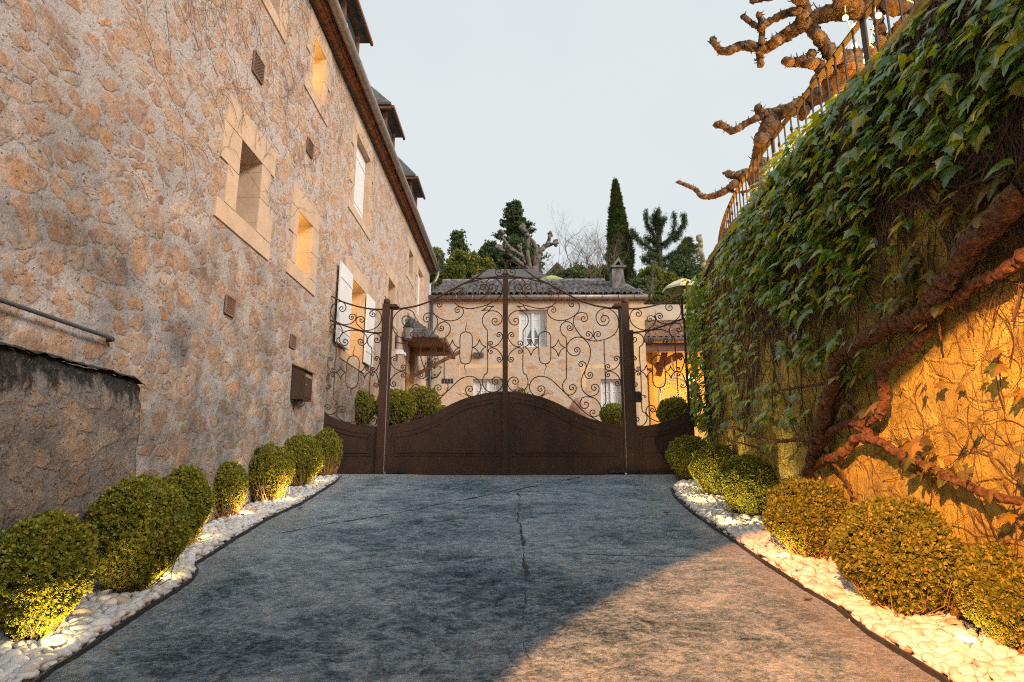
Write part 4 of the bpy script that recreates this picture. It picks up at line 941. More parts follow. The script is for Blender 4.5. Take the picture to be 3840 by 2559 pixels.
for (px, lab) in ((1485, 'black gate closer box at the foot of the left gate post'), (2320, 'black gate closer box at the foot of the right gate post')):
    q = onY(px, 1757, YG - .08)
    o = MB().box((q.x - .16, YG - .10, .02), (q.x + .16, YG - .045, .06)).box((q.x - .14, YG - .09, .06), (q.x - .02, YG - .05, .075)).tube([(q.x - .05, YG - .075, .066), (q.x + .15, YG - .075, .066)], .008, 6).build('gate_closer', M_IRON); tag(o, lab, 'gate closer', 'gate closers on the ground')

# ================================================================== FARMHOUSE BEHIND THE GATE
YF = 21.0
FARM = empty('farmhouse', (.6, YF, 0), 'low ochre stone farmhouse with tiled roof and chimney closing the courtyard', 'house')
xr = onY(2414, 1150, YF).x; zg2 = onY(1900, 1118, YF).z
def opf(lt, rb): a = onY(*lt, YF); b_ = onY(*rb, YF); return [a.x, b_.x, b_.z, a.z]
FO = {'up': opf(Z2(178, 392), Z2(372, 648)), 'l1': opf(Z(1060, 870), Z(1262, 1180)), 'l2': opf(Z2(742, 872), Z2(912, 1210))}
wall_with_holes('wall', 'y', YF, XW, xr, -.05, zg2 - .05, list(FO.values()), M_FAR, FARM, 4.5, 1)
def fwin(o_, bars, label, glass=M_GLASS, curtains=None):
    w = window(FARM, o_, 'y', YF, -1, .22, label, sur=dict(bw=(.30,.48), bh=.42, lint=.38, sill=.22), rmat=M_ASH2, bars=bars, glass=glass, fw=.065)
    x0, x1, z0, z1 = o_
    if curtains:   # gathered net curtains drawn to either side
        mb = MB(); xm = (x0 + x1) / 2
        for s_ in (-1, 1):
            n = 18; v = []
            for j in range(12):
                zz = z1 - .05 - (z1 - z0 - .12) * j / 11; wd_ = .36 if j < 6 else .36 - .05 * (j - 5) + (.03 * (j - 8) ** 2 if j > 8 else 0)
                for i in range(n + 1):
                    q = i / n * max(.12, wd_) ; xx = (x0 + .07 + q) if s_ < 0 else (x1 - .07 - q)
                    v.append((xx, YF + .183 + .006 * math.sin(i * 2.2), zz))
            mb.add(v, [(j*(n+1)+i, j*(n+1)+i+1, (j+1)*(n+1)+i+1, (j+1)*(n+1)+i) for j in range(11) for i in range(n)])
        mb.build('curtain', M_CURT, w, True)
    return w
w = fwin(FO['up'], (2, 4), 'upstairs window with gathered white curtains', curtains=True)
fwin(FO['l1'], (2, 4), 'ground-floor window behind the gate centre', M_LACE); fwin(FO['l2'], (2, 4), 'ground-floor window with lace curtain', M_LACE)
# long lintel blocks, corner quoins, vents
mb = MB()
for (lt, rb) in ((Z(962,770), Z(1262,858)), (Z2(108,762), Z2(62+60,855)), (Z2(680,770), Z2(905,860)), (Z2(100,520), Z2(172,640)), (Z2(600,770), Z2(680,930)), (Z(980,872), Z(1055,985)), (Z2(380,398), Z2(440,520))):
    a = onY(*lt, YF); b_ = onY(*rb, YF); x0, x1 = sorted((a.x, b_.x)); z0, z1 = sorted((a.z, b_.z)); MB().box((x0, YF - .005, z0), (x1, YF + .02, z1)).build('dressed_block', M_BLOCK, FARM)
z = 0.05; i = 0
while z < zg2 - .2:
    w_ = (.5, .75)[i % 2]; mb.box((xr - w_, YF - .004, z), (xr + .004, YF + .3, z + .30)); z += .31; i += 1
mb.build('corner_quoins', M_BLOCK, FARM)
mb = MB()
for k in range(4): 
    a = onY(*Z(842 + k * 21, 868), YF); mb.box((a.x, YF - .008, a.z - .17), (a.x + .085, YF + .01, a.z))
mb.build('air_vent', simple('vent_black', (.02,.022,.03), .8, .2, 5, 0), FARM)
q = onY(*Z(1098, 705), YF)
MB().box((q.x - .17, YF - .1, q.z - .08), (q.x + .17, YF + .02, q.z + .07)).build('corbel_stone', simple('dark_stone', (.09,.09,.10), .9, .5, 12, 1, .03), FARM)
a = onY(1610, 1118, YF - .12); b_ = onY(2428, 1122, YF - .12)
mb = MB().tube([(XW, YF - .14, a.z + .02), (b_.x, YF - .14, a.z + .02)], .085, 12)
for i in range(14): x = XW + .4 + i * .56; mb.tube([(x - .015, YF - .14, a.z + .02), (x + .015, YF - .14, a.z + .02)], .094, 12)
mb.build('gutter', M_ZINC, FARM, True); ZE = a.z + .10
def roman_roof(name, parent, x0, x1, y0, z0, y1, z1, mat, pitch=.205, rows=11, seed=1, hip=0):
    """rows of half-round clay tiles, each a tapered arch lapping the one below"""
    rg = random.Random(seed); mb = MB(); n = int((x1 - x0) / pitch); L_ = math.hypot(y1 - y0, z1 - z0); dy, dz = (y1 - y0) / L_, (z1 - z0) / L_
    mb.add([(x0, y0, z0 - .05), (x1, y0, z0 - .05), (x1, y1, z1 - .05), (x0, y1, z1 - .05)], [(0,1,2,3)])
    tl = L_ / rows
    for i in range(n):
        xc0 = x0 + pitch * (i + .5)
        for r in range(rows):
            if hip and (x1 - xc0) < hip * r / rows: continue
            s0 = r * tl - .05 + rg.uniform(-.03, .03); s1 = (r + 1) * tl + .03; xc = xc0 + rg.uniform(-.018, .018)
            v = []
            for s_, rr, lift in ((s0, .098, .042 + rg.uniform(0, .02)), (s1, .080, .0)):
                for k in range(7):
                    an = math.pi * k / 6; h = rr * math.sin(an) * .95 + lift
                    v.append((xc + rr * math.cos(an), y0 + dy * s_ - dz * h, z0 + dz * s_ + dy * h))
            f = [(k, k + 1, k + 8, k + 7) for k in range(6)] 
            m0 = len(v); 
            for k in range(7):
                an = math.pi * k / 6; h = .078 * math.sin(an) * .9 + v[0][2] * 0; v.append((xc + .078 * math.cos(an), y0 + dy * s0 - dz * (h + .03), z0 + dz * s0 + dy * (h + .03)))
            f += [(k + 1, k, m0 + k, m0 + k + 1) for k in range(6)]
            mb.add(v, f)
        # channel tile end under the eave
        xm = xc0 + pitch / 2; v = []
        for s_ in (-.04, .3):
            for k in range(5):
                an = math.pi + math.pi * k / 4; v.append((xm + .08 * math.cos(an), y0 + dy * s_, z0 + dz * s_ + .03 + .06 * math.sin(an)))
        mb.add(v, [(k, k + 1, k + 6, k + 5) for k in range(4)])
    return mb.build(name, mat, parent)
rz = onY(1800, 1062, YF + 3.6).z
roman_roof('roof', FARM, XW + .08, xr + .12, YF - .16, ZE, YF + 3.6, rz, M_TILE, rows=12, hip=.9)
MB().tube([(XW, YF + 3.6, rz + .06), (xr - .8, YF + 3.6, rz + .06)], .11, 8).build('ridge_tiles', M_TILE, FARM)
mb = MB(); i = 0; x = XW + .2
while x < xr: mb.lathe([], (0,0,0)) if False else mb.box((x, YF - .13, ZE - .2), (x + .16, YF, ZE - .1)); x += .2
mb.build('eave', M_EAVE, FARM)
# chimney
yc = YF + 1.0; a = onY(*Z3(1528, 893), yc); b_ = onY(*Z3(1640, 893), yc); t_ = onY(*Z3(1560, 722), yc); ap = onY(*Z3(1585, 650), yc)
xc = (a.x + b_.x) / 2; h0 = a.z - .5
mb = MB().hexa([(a.x, yc, h0), (b_.x, yc, h0), (b_.x, yc + .8, h0), (a.x, yc + .8, h0), (a.x + .02, yc + .03, t_.z), (b_.x - .12, yc + .03, t_.z), (b_.x - .12, yc + .7, t_.z), (a.x + .02, yc + .7, t_.z)])
ch = mb.build('chimney', M_CHIM, FARM)
xa, xb = a.x - .06, b_.x - .03; xm = (xa + xb) / 2 + .04; mb = MB(); y0, y1 = yc - .05, yc + .78; zt = t_.z
mb.box((xa, y0, zt), (xb, y1, zt + .07))
for s_ in (0, 1):  # two leaning cap slabs
    xe_ = xa + .06 if s_ == 0 else xb - .06
    p = [(xe_, zt + .07), (xe_ + (.11 if s_ == 0 else -.11), zt + .07), (xm + (.0 if s_ == 0 else .0), ap.z - .12), (xm, ap.z)]
    if s_: p = p[::-1]
    mb.prism(p, y0, y1)
mb.build('cap', M_CHIM, ch)
q = onY(*Z(740, 800), YF - .1)
# climbing plant on the farmhouse corner + flowers over gate
def leafball(name, c, r, n, mat, size, parent=None, squash=(1,1,1), seed=0, shell=.75, sprig=None, lump=.12, lumpf=3.0, cutlow=None):
    rng = np.random.default_rng(seed); d = rng.normal(size=(n, 3)); d /= np.linalg.norm(d, axis=1)[:, None]
    rad = shell + (1 - shell) * rng.random(n) ** .6
    lmp = np.array([mnoise(Vector(q) * lumpf + Vector((seed, 0, 0))) for q in d]) * lump
    rad = rad * (1 + lmp); pos = d * rad[:, None] * r * np.array(squash) + np.array(c)
    out = d + rng.normal(size=(n, 3)) * .55 + np.array((0, 0, .35))
    Rm = frames(out, rng); s = size * (.7 + .6 * rng.random(n))
    v, f = scatter(*(sprig or SPRIG), pos, Rm, s); return fastmesh(name, v, f, mat, parent)
def make_sprig(nl=5, seed=0, spread=.9, w=.32):
    rg = random.Random(seed); v = []; f = []
    for i in range(nl):
        a = 6.283 * i / nl + rg.uniform(-.4, .4); tilt = spread * rg.uniform(.5, 1); h0 = .5 * (i / nl)
        d = Vector((math.cos(a) * math.sin(tilt), math.sin(a) * math.sin(tilt), math.cos(tilt))); sd_ = d.cross(Vector((0, 0, 1))).normalized(); up = sd_.cross(d)
        o_ = Vector((0, 0, h0 - .3)); L_ = rg.uniform(.8, 1.15); k = len(v)
        v += [o_, o_ + d * L_ * .5 + sd_ * w * L_ - up * .06, o_ + d * L_, o_ + d * L_ * .5 - sd_ * w * L_ - up * .06]; f.append((k, k + 1, k + 2, k + 3))
    return [tuple(q) for q in v], f
SPRIG = make_sprig(5, 1); SPRIG3 = make_sprig(3, 2, .8, .3); SPRIGN = make_sprig(6, 3, 1.1, .12)
bp = empty('climbing_shrub', (q.x, YF - .15, q.z), 'small leafy bracket plant on the farmhouse wall near the corner pipe', 'plant')
leafball('foliage', (q.x + .1, YF - .2, q.z + .1), .42, 160, simple('dark_leaf', (.06,.055,.03), .8, .4, 6, 0), .05, bp, seed=4, shell=.3)
MB().tube([(q.x - .3, YF - .05, q.z - .35), (q.x, YF - .12, q.z - .38), (q.x + .35, YF - .2, q.z - .3), (q.x + .5, YF - .2, q.z - .1)], .025, 6).build('bracket', M_IRON, bp)
# flower pot on the sill and stone head
q = onY(*W(1197, 905), YF - .6)
fp = empty('potted_flowers', (q.x, q.y, 0), 'small potted flowers in front of the farmhouse seen above the gate panel', 'potted plant')
MB().lathe([(.0,0), (.16,0), (.22,q.z - .25), (.24,q.z - .22), (.2,q.z - .22)], (q.x, q.y, 0), 14).build('pot', M_TERRA, fp, True)
leafball('foliage', (q.x, q.y, q.z - .05), .25, 120, M_SHRUB, .06, fp, seed=5, shell=.3); leafball('flowers', (q.x - .1, q.y, q.z + .1), .2, 30, simple('dusky_flower', (.35,.14,.12), .8, .3, 6, 0), .05, fp, seed=6, shell=.4)
q = onY(*Z2(598, 1085), YF - 2.5)
hd = empty('stone_bust', (q.x, q.y, 0), 'weathered pinkish stone head sculpture in the courtyard behind the gate', 'sculpture')
v, f = ico(3); v = v.copy(); 
for i, p in enumerate(v):
    x, y, z = p; s_ = 1 + .12 * mnoise(Vector(p) * 3)
    if y < -.3: s_ += .18 * math.exp(-(x * x) / .03 - (z + .05) ** 2 / .12); s_ -= .16 * (math.exp(-((abs(x) - .36) ** 2) / .025 - (z - .22) ** 2 / .02)) + .08 * math.exp(-x * x / .08 - (z + .5) ** 2 / .006)
    v[i] = (x * .30 * s_, y * .36 * s_, z * .42 * s_ )
fastmesh('carved_face', v + np.array((q.x, q.y, q.z - .05)), f, simple('pink_stone', (.42,.26,.19), .95, .4, 6, .8, .02), hd, True)
MB().lathe([(.0,0), (.3,0), (.3,.1), (.16,.2), (.14,q.z - .35), (.2,q.z - .3)], (q.x, q.y, 0), 14).build('pedestal', M_PLASTP, hd, True)

# ---- side wing with open porch
xp = xr + .02; WING = empty('porch_building', (xp + 2, 24, 0), 'open tiled porch lit yellow inside, to the right of the farmhouse', 'building')
YP = 24.2; zpw = onY(2450, 1143, YP).z; zr1 = onY(2450, 1207, YP).z; zr0 = onY(2450, 1272, YF + .1).z
MB().box((xr - .4, YP, -.05), (12, YP + .5, zpw)).build('back_wall', M_PLASTP, WING)
roman_roof('roof', WING, xp, 11.5, YF + .1, zr0 + .02, YP, zr1, M_TILEW, rows=10, seed=4)
a = onY(2450, 1288, YF); b_ = onY(2450, 1303, YF)
MB().tube([(xp, YF - .02, zr0 - .04), (11.5, YF - .02, zr0 - .04)], .075, 10).build('gutter', M_ZINC, WING, True)
MB().box((xp, YF + .12, zr0 - .42), (11.5, YF + .38, zr0 - .12)).build('beam', M_WOOD, WING)
MB().box((xp, YP - .14, -.02), (11.5, YP - .002, zr1 - .1)).build('inner_wall', M_PLAST, WING)
MB().box((11.3, YF + .3, -.02), (11.6, YP, zr0)).build('end_wall', M_PLAST, WING)
mb = MB(); R1 = frame(2300, 1080, .19127); R2 = frame(2300, 1350, .19127)
def PYm(F, x, y, Y): return onY(*F(x, y), Y)
for (p0, p1, Y, w_) in ((R1(800,1165), R1(800,1500), YP - .3, .2), (R1(1035,1170), R2(880,310), YF + 1.4, .2), (R1(830,1560), R1(1330,1290), YF + 1.5, .26), (R1(1180,1310), R1(1330,1310), YF + 1.55, .12)):
    a = onY(*p0, Y); b_ = onY(*p1, Y); mb.beam(a, b_, w_, w_)
mb.build('timber', M_WOOD, WING)
a = onY(*R2(690, 300), YP - .3); b_ = onY(*R2(780, 300), YP - .3)
dr = MB().box((a.x, YP - .32, 0), (b_.x, YP - .15, a.z)).box((a.x - .1, YP - .4, a.z), (b_.x + .12, YP - .14, a.z + .16)).build('door_frame', M_DOOR, WING)
MB().box((b_.x - 1.3, YP - .17, 0), (a.x - .003, YP - .145, a.z - .1)).build('door_leaf', M_DOOR, dr)
point_light('porch_lamp_light', (6.2, YF + 1.3, 3.1), 260, (1, .55, .10), .12)
pl_ = MB().lathe([(0,.1), (.12,.08), (.14,0), (.1,-.06), (0,-.08)], (6.2, YF + 1.3, 3.35), 14).build('porch_lamp', M_BULB, None, True); tag(pl_, 'round lamp hanging under the open porch roof', 'lamp')
q = onY(*R2(1240, 760), YF + .9); 
egg = empty('hanging_chair', (q.x, q.y, q.z), 'pale wicker egg chair hanging on a rope in the yellow porch', 'hanging chair')
mb = MB(); rad = .62
pts = [(q.x + rad * math.cos(a_), q.y, q.z + rad * math.sin(a_) * 1.2) for a_ in np.linspace(0, 2 * math.pi, 25)[:-1]]
mb.tube(pts, .05, 8, True, False); mb.build('rim', M_ROPE, egg, True)
mb = MB()
for k in range(1, 5):
    s_ = math.sqrt(1 - (k / 5.3) ** 2); mb.tube([(q.x + rad * s_ * math.cos(a_), q.y + .14 * k, q.z + rad * s_ * math.sin(a_) * 1.2) for a_ in np.linspace(0, 2 * math.pi, 21)[:-1]], .018, 5, True, False)
for k in range(14):
    a_ = math.pi * k / 14; mb.tube([(q.x + rad * math.sin(t_) * math.cos(a_) , q.y + .72 * (1 - math.sin(t_)) * 1.0 if False else q.y + .72 * math.cos(t_), q.z + rad * math.sin(t_) * math.sin(a_) * 1.2) for t_ in np.linspace(-1.57, 1.57, 13)], .012, 4)
mb.build('basket', M_ROPE, egg)
a = onY(*R1(1140, 1370), q.y); MB().tube([(a.x, q.y, a.z), (q.x, q.y, q.z + .74)], .03, 6).build('rope', M_ROPE, egg)

# ================================================================== TREES BEHIND
def crownpts(c, r, n, rng, clumps=40, cl=.3, flat=1.0, hollow=.35):
    """leaf positions gathered into clumps spread through an uneven crown"""
    d = rng.normal(size=(clumps, 3)); d /= np.linalg.norm(d, axis=1)[:, None]
    cc = d * (hollow + (1 - hollow) * rng.random(clumps)[:, None] ** .5) * np.array(r) * (1 - cl * .6)
    i = rng.integers(0, clumps, n); e = rng.normal(size=(n, 3)); e /= np.linalg.norm(e, axis=1)[:, None]; e *= rng.random(n)[:, None] ** .5
    cs = cl * np.mean(r) * (.6 + .8 * rng.random(clumps))
    return cc[i] + e * cs[i][:, None] * np.array((1, 1, flat)) + np.array(c)
def foliage(name, pos, mat, size, parent, rng, sprig=None, up=.5, out=None):
    n = len(pos); d = rng.normal(size=(n, 3)) + np.array((0, 0, up)) if out is None else out
    v, f = scatter(*(sprig or SPRIG), pos, frames(d, rng), size * (.6 + .8 * rng.random(n))); return fastmesh(name, v, f, mat, parent)
def place(pxc, pyb, Y): return onY(pxc, pyb, Y)
def mpp(Y): return Y * 1.02 / FPX
def bushy(label, px0, px1, pyt, pyb, Y, mat, n, seed, size=.10, clumps=40, cat='tree', name='broadleaf_tree', zbase=None, flat=1, group=None, cl=.3):
    rng = np.random.default_rng(seed); a = onY(px0, pyb, Y); b_ = onY(px1, pyt, Y); c = ((a.x + b_.x) / 2, Y, (a.z + b_.z) / 2); r = (abs(b_.x - a.x) / 2, abs(b_.x - a.x) / 2 * .8, (b_.z - a.z) / 2)
    zb = zbase if zbase is not None else c[2] - r[2] - 1.5
    e_ = empty(name, (c[0], Y, zb), label, cat, group)
    foliage('crown', crownpts(c, r, n, rng, clumps, cl, flat), mat, size, e_, rng)
    rg = random.Random(seed); mb = MB(); w_ = .05 * (c[2] - zb) + .04
    mb.tube([(c[0], Y, zb), (c[0] + .1, Y, (zb + c[2]) / 2), (c[0], Y, c[2] + r[2] * .3)], [w_, w_ * .8, w_ * .3], 7)
    for k in range(7):
        a_ = rg.uniform(0, 6.28); mb.tube([(c[0], Y, c[2] - r[2] * .6 + k * .12 * r[2]), (c[0] + r[0] * .4 * math.cos(a_), Y + r[1] * .4 * math.sin(a_), c[2] - r[2] * .1 + k * .1 * r[2]), (c[0] + r[0] * .8 * math.cos(a_), Y + r[1] * .8 * math.sin(a_), c[2] + r[2] * rg.uniform(0, .6))], [w_ * .5, w_ * .3, w_ * .1], 5)
    mb.build('trunk', M_BARKD, e_); return e_
bushy('bright green leafy tree just beyond the tall stone house roof end', 1590, 1665, 910, 1075, 30, M_SHRUB, 2600, 11, .11, cl=.4)
bushy('yellow-green bush behind the left end of the farmhouse roof', 1600, 1690, 985, 1085, 28, M_HEDGE, 2400, 12, .09, cat='bush', name='bush', cl=.4)
bushy('rounded golden-green leafy bush left of the slate roof', 1672, 1795, 928, 1070, 31, M_SHRUB, 4200, 13, .12, cat='bush', name='bush', clumps=60, cl=.32)
bushy('dark green bush in front of the pine, left of the pollarded plane', 1790, 1880, 900, 1040, 36, M_CON, 3600, 14, .13, cat='bush', name='bush', clumps=50)
bushy('dark shrub mass below the bare branches beside the chimney', 2060, 2200, 1010, 1080, 29, M_CON, 2600, 15, .10, cat='bush', name='bush', cl=.4)
bushy('yellowish budding shrub between the chimney and the drooping conifer', 2400, 2490, 985, 1120, 30, M_SHRUB, 1300, 16, .09, cat='bush', name='bush', cl=.3)
bushy('dark green shrub behind the cream parasol', 2480, 2640, 960, 1130, 33, M_CON, 4600, 17, .12, cat='bush', name='bush', cl=.4)
bushy('low dark shrub right of the chimney behind the farmhouse roof end', 2350, 2440, 1040, 1135, 27, M_CON, 2200, 18, .09, cat='bush', name='bush', cl=.4)
bushy('olive shrub mass between the golden bush and the pine', 1770, 1850, 955, 1065, 33, M_SHRUB, 2600, 61, .12, cat='bush', name='bush', clumps=45)
bushy('low green shrubs seen through the bare trees', 2090, 2330, 1005, 1085, 32, M_SHRUB, 3800, 62, .11, cat='bush', name='bush', clumps=60, cl=.25)
bushy('wide yellow-green shrubs below the drooping conifer', 2370, 2560, 1010, 1130, 31, M_SHRUB, 5200, 63, .11, cat='bush', name='bush', clumps=60, cl=.3)
bushy('green leafy mass behind the pollarded plane limbs', 1840, 2050, 900, 1060, 38, M_CON, 6500, 64, .14, cat='bush', name='bush', clumps=60, cl=.28)
# clipped hedges
def hedge(x0, x1, y0, y1, z0, z1, label, n, seed, mat=M_HEDGE, size=.07):
    rng = np.random.default_rng(seed); P = []; D = []
    e_ = empty('hedge', ((x0 + x1) / 2, (y0 + y1) / 2, z0), label, 'hedge')
    k = rng.integers(0, 3, n); u = rng.random((n, 3)); pos = np.stack([x0 + (x1 - x0) * u[:, 0], y0 + (y1 - y0) * u[:, 1], z0 + (z1 - z0) * u[:, 2]], 1)
    pos[k == 0, 1] = y0; pos[k == 1, 2] = z1; pos[k == 2, 0] = np.where(rng.random((k == 2).sum()) < .5, x0, x1); pos += rng.normal(size=pos.shape) * .05
    foliage('foliage', pos, mat, size, e_, rng); MB().box((x0 + .08, y0 + .08, z0), (x1 - .08, y1 - .08, z1 - .08)).build('inner_twigs', M_BARKD, e_)
a = onY(1640, 1060, 27); b_ = onY(1732, 1003, 27); hedge(a.x, b_.x, 27, 28.3, a.z - .8, b_.z, 'clipped yellow-green block hedge above the left end of the farmhouse roof', 5200, 21)
a = onY(2414, 1143, 24.9); b_ = onY(2620, 1118, 24.9); hedge(a.x - .3, 10, 24.8, 25.5, a.z - .6, b_.z, 'low clipped hedge on top of the pale wall behind the porch roof', 4200, 22)
# pine
def conifer(label, px, pyt, Y, hw_px, pyb, seed, n=9000, droop=0., name='pine_tree', size=.13, mat=M_CON, levels=18, gaps=.35, prof=None):
    rng = np.random.default_rng(seed); rg = random.Random(seed); t_ = onY(px, pyt, Y); b_ = onY(px, pyb, Y); W_ = hw_px * mpp(Y); zb = b_.z - 3
    e_ = empty(name, (b_.x, Y, zb), label, 'tree'); mb = MB(); H = t_.z - b_.z
    mb.tube([(b_.x, Y, zb), (b_.x, Y, b_.z), ((b_.x + t_.x) / 2, Y, (t_.z + b_.z) / 2), (t_.x, Y, t_.z)], [.28, .24, .14, .02], 7)
    pos = []; dirs = []
    for l in range(levels):
        f_ = l / (levels - 1); z = b_.z + H * f_; xc = b_.x + (t_.x - b_.x) * f_
        w_ = W_ * (prof(f_) if prof else (1 - f_) ** .7)
        nb = rg.randint(4, 7)
        for k in range(nb):
            a_ = rg.uniform(0, 6.283); L_ = w_ * rg.uniform(.55, 1.1) + .15
            if rg.random() < gaps * .5: continue
            p0 = Vector((xc, Y, z)); tip = p0 + Vector((math.cos(a_) * L_, math.sin(a_) * L_, L_ * (rg.uniform(.0, .35) if not droop else rg.uniform(-.1, .45))))
            midp = p0.lerp(tip, .5) - Vector((0, 0, L_ * .12 * (1 if not droop else 2)))
            mb.tube([p0, midp, tip], [.05 * (1 - f_ * .6), .03, .01], 4, caps=False)
            m_ = int(n / levels / nb)
            for j in range(m_):
                q = rg.random() ** .7; p = p0.lerp(midp, q * 2) if q < .5 else midp.lerp(tip, q * 2 - 1)
                s_ = .10 + .10 * (1 - q)
                off = Vector((rg.gauss(0, s_), rg.gauss(0, s_), rg.gauss(0, s_ * .6)))
                if droop: off.z -= rg.random() ** 1.5 * droop * (.3 + q); off.x *= .8
                pos.append(p + off); dirs.append((math.cos(a_) * .6, math.sin(a_) * .6, .6 if not droop else -1.2))
    dirs = np.array(dirs) + rng.normal(size=(len(dirs), 3)) * .35
    foliage('crown', np.array([p[:] for p in pos]), mat, size, e_, rng, SPRIGN if droop else SPRIG, out=dirs); mb.build('trunk', M_BARKD, e_); return e_
conifer('tall dark green pine behind the pollarded plane tree', 1928, 772, 40, 125, 1010, 31, 13000, gaps=.45, size=.12, levels=22, prof=lambda f_: max(.10, (1 - f_) ** .75) * (1 if int(f_ * 22) % 3 else .72))
conifer('small spiky conifer tip above the golden bush', 1720, 880, 36, 28, 960, 32, 1200, levels=9)
def cedar():
    rng = np.random.default_rng(33); rg = random.Random(33); Y = 36; b_ = onY(*Z3(1892, 900), Y); zb = b_.z - 3
    e_ = empty('cedar_tree', (b_.x, Y, zb), 'dark conifer with drooping strands on upswept arms right of the cypress', 'tree'); mb = MB()
    mb.tube([(b_.x, Y, zb), b_, onY(*Z3(1886, 600), Y), onY(*Z3(1885, 400), Y), onY(*Z3(1875, 285), Y)], [.30, .28, .20, .12, .03], 7)
    arms = [[(1888,620),(1790,560),(1710,490),(1675,445)], [(1885,600),(1840,470),(1795,390),(1782,300)], [(1886,560),(1950,530),(1995,440),(2000,315)], [(1990,510),(2040,450),(2075,390),(2070,325)],
            [(1885,470),(1900,400),(1920,350)], [(1882,440),(1850,380),(1846,330)], [(1885,400),(1880,340),(1875,285)], [(1890,690),(1960,640),(2060,600),(2180,600)], [(1960,640),(2040,590),(2082,520)], [(1890,740),(1820,690),(1760,650)], [(1890,720),(1990,700),(2110,690)],
            [(1890,800),(1800,770),(1740,760)], [(1890,790),(1990,780),(2120,760)], [(1890,850),(1980,840),(2080,840)], [(1888,850),(1810,850)], [(1888,540),(1840,530),(1780,500)], [(1888,650),(1840,640),(1800,620)]]
    pos = []; dirs = []
    for i, arm in enumerate(arms):
        yo = rg.uniform(-1.2, 1.2); P2 = cr([Z3(*q) for q in arm], 8); n_ = len(P2); P3 = [onY(p[0], p[1], Y + yo * j / n_) for j, p in enumerate(P2)]
        mb.tube(P3, [.09 * (1 - .85 * j / n_) for j in range(n_)], 5, caps=False)
        for j, p in enumerate(P3):
            if j < 2: continue
            for _ in range(9):   # strands hanging from the arm
                q = p + Vector((rg.gauss(0, .08), rg.gauss(0, .2), rg.gauss(0, .04))); L_ = rg.uniform(.08, .5) * (1.1 - .3 * j / n_)
                for m_ in range(int(L_ / .09) + 1): pos.append((q + Vector((rg.gauss(0, .03), rg.gauss(0, .03), .12 - m_ * .09)))[:]); dirs.append((rg.gauss(0, .4), rg.gauss(0, .4), -1))
    foliage('crown', np.array(pos), M_CON, .10, e_, rng, SPRIGN, out=np.array(dirs)); mb.build('trunk', M_BARKD, e_)
cedar()
conifer('smaller dark conifer behind the drooping one, near the railing', 2580, 900, 42, 90, 1060, 34, 6000, droop=.5, name='cedar_tree', levels=9, gaps=.4, prof=lambda f_: (1 - f_) ** .5)
# cypress
def cypress():
    rng = np.random.default_rng(41); Y = 37; t_ = onY(2307, 684, Y); b_ = onY(2333, 1080, Y); H = t_.z - b_.z + 2; zb = b_.z - 2; W_ = 52 * mpp(Y)
    e_ = empty('cypress_tree', (b_.x, Y, zb - 1), 'tall narrow dark cypress rising above the chimney', 'tree')
    n = 13000; f_ = rng.random(n) ** .85; prof = np.minimum(1, (1 - f_) * 1.75) ** .8 * (.80 + .2 * np.minimum(1, f_ * 6)); a_ = rng.random(n) * 6.283
    lump = np.array([mnoise(Vector((math.cos(a) * 1.2, math.sin(a) * 1.2, f * 16))) for a, f in zip(a_, f_)])
    r = W_ * prof * (1 + .35 * lump) * (.6 + .4 * rng.random(n) ** .5)
    pos = np.stack([b_.x + (t_.x - b_.x) * f_ + r * np.cos(a_), Y + r * np.sin(a_), zb + H * f_ + rng.normal(size=n) * .08], 1)
    d = np.stack([np.cos(a_) * .35, np.sin(a_) * .35, np.ones(n)], 1) + rng.normal(size=(n, 3)) * .2
    foliage('crown', pos, M_CYP, .17, e_, rng, SPRIGN, out=d); MB().tube([(b_.x, Y, zb - 1), (b_.x, Y, zb + 2), (t_.x, Y, t_.z - .5)], [.25, .2, .03], 7).build('trunk', M_BARKD, e_)
cypress()
# bare shrubs and stems
M_BTW = simple('brown_twig', (.13,.095,.075), .9, .3, 6, 0)
def bare(label, F, base, seed, Y, n, spread, h, r0=.05, mat=M_BARKG, depth=4, name='bare_tree', px=None, lean=0):
    rg = random.Random(seed); c = onY(*base, Y); e_ = empty(name, (c.x, Y, c.z - .6), label, 'tree'); mb = MB()
    def grow(p, d, L_, r, lv):
        pts = [p]; q = p.copy(); dd = d.copy(); k = 4
        for i in range(k):
            dd = (dd + Vector((rg.gauss(0, .16), rg.gauss(0, .16), rg.gauss(.04, .10)))).normalized(); q = q + dd * L_ / k; pts.append(q.copy())
        mb.tube(pts, [r * (1 - .45 * i / k) for i in range(k + 1)], 5 if lv < 2 else 3, caps=False)
        if lv >= depth: return
        for j in range(rg.choice((2, 3, 3))):
            t_ = rg.choice(pts[2:]); nd = (dd + Vector((rg.gauss(0, .55), rg.gauss(0, .45), rg.gauss(.1, .35)))).normalized()
            grow(t_, nd, L_ * rg.uniform(.6, .85), r * .55, lv + 1)
    for i in range(n):
        grow(Vector((c.x + rg.uniform(-1, 1) * spread * .5, Y + rg.uniform(-.3, .3), c.z - .6)), Vector((rg.uniform(-.55, .55) + lean, rg.uniform(-.3, .3), 1)).normalized(), h * rg.uniform(.3, .42), r0, 1)
    mb.build('branches', mat, e_)
bare('bare spiky tree with thin twigs between the plane and the cypress', None, (2165, 1070), 51, 30, 7, 1.6, 4.3, .040, depth=6, mat=M_BTW)
bare('bare twiggy tree left of the chimney', None, (2260, 1070), 52, 31, 7, 1.2, 3.8, .035, depth=6, mat=M_BTW)
bare('leafless pale shrub right of the chimney below the conifer', None, (2420, 1110), 53, 28, 5, 1.0, 2.4, .03, depth=5)
bare('low bare shrub in front of the brown gable', None, (2080, 1070), 54, 29, 4, .8, 2.6, .03, depth=4)
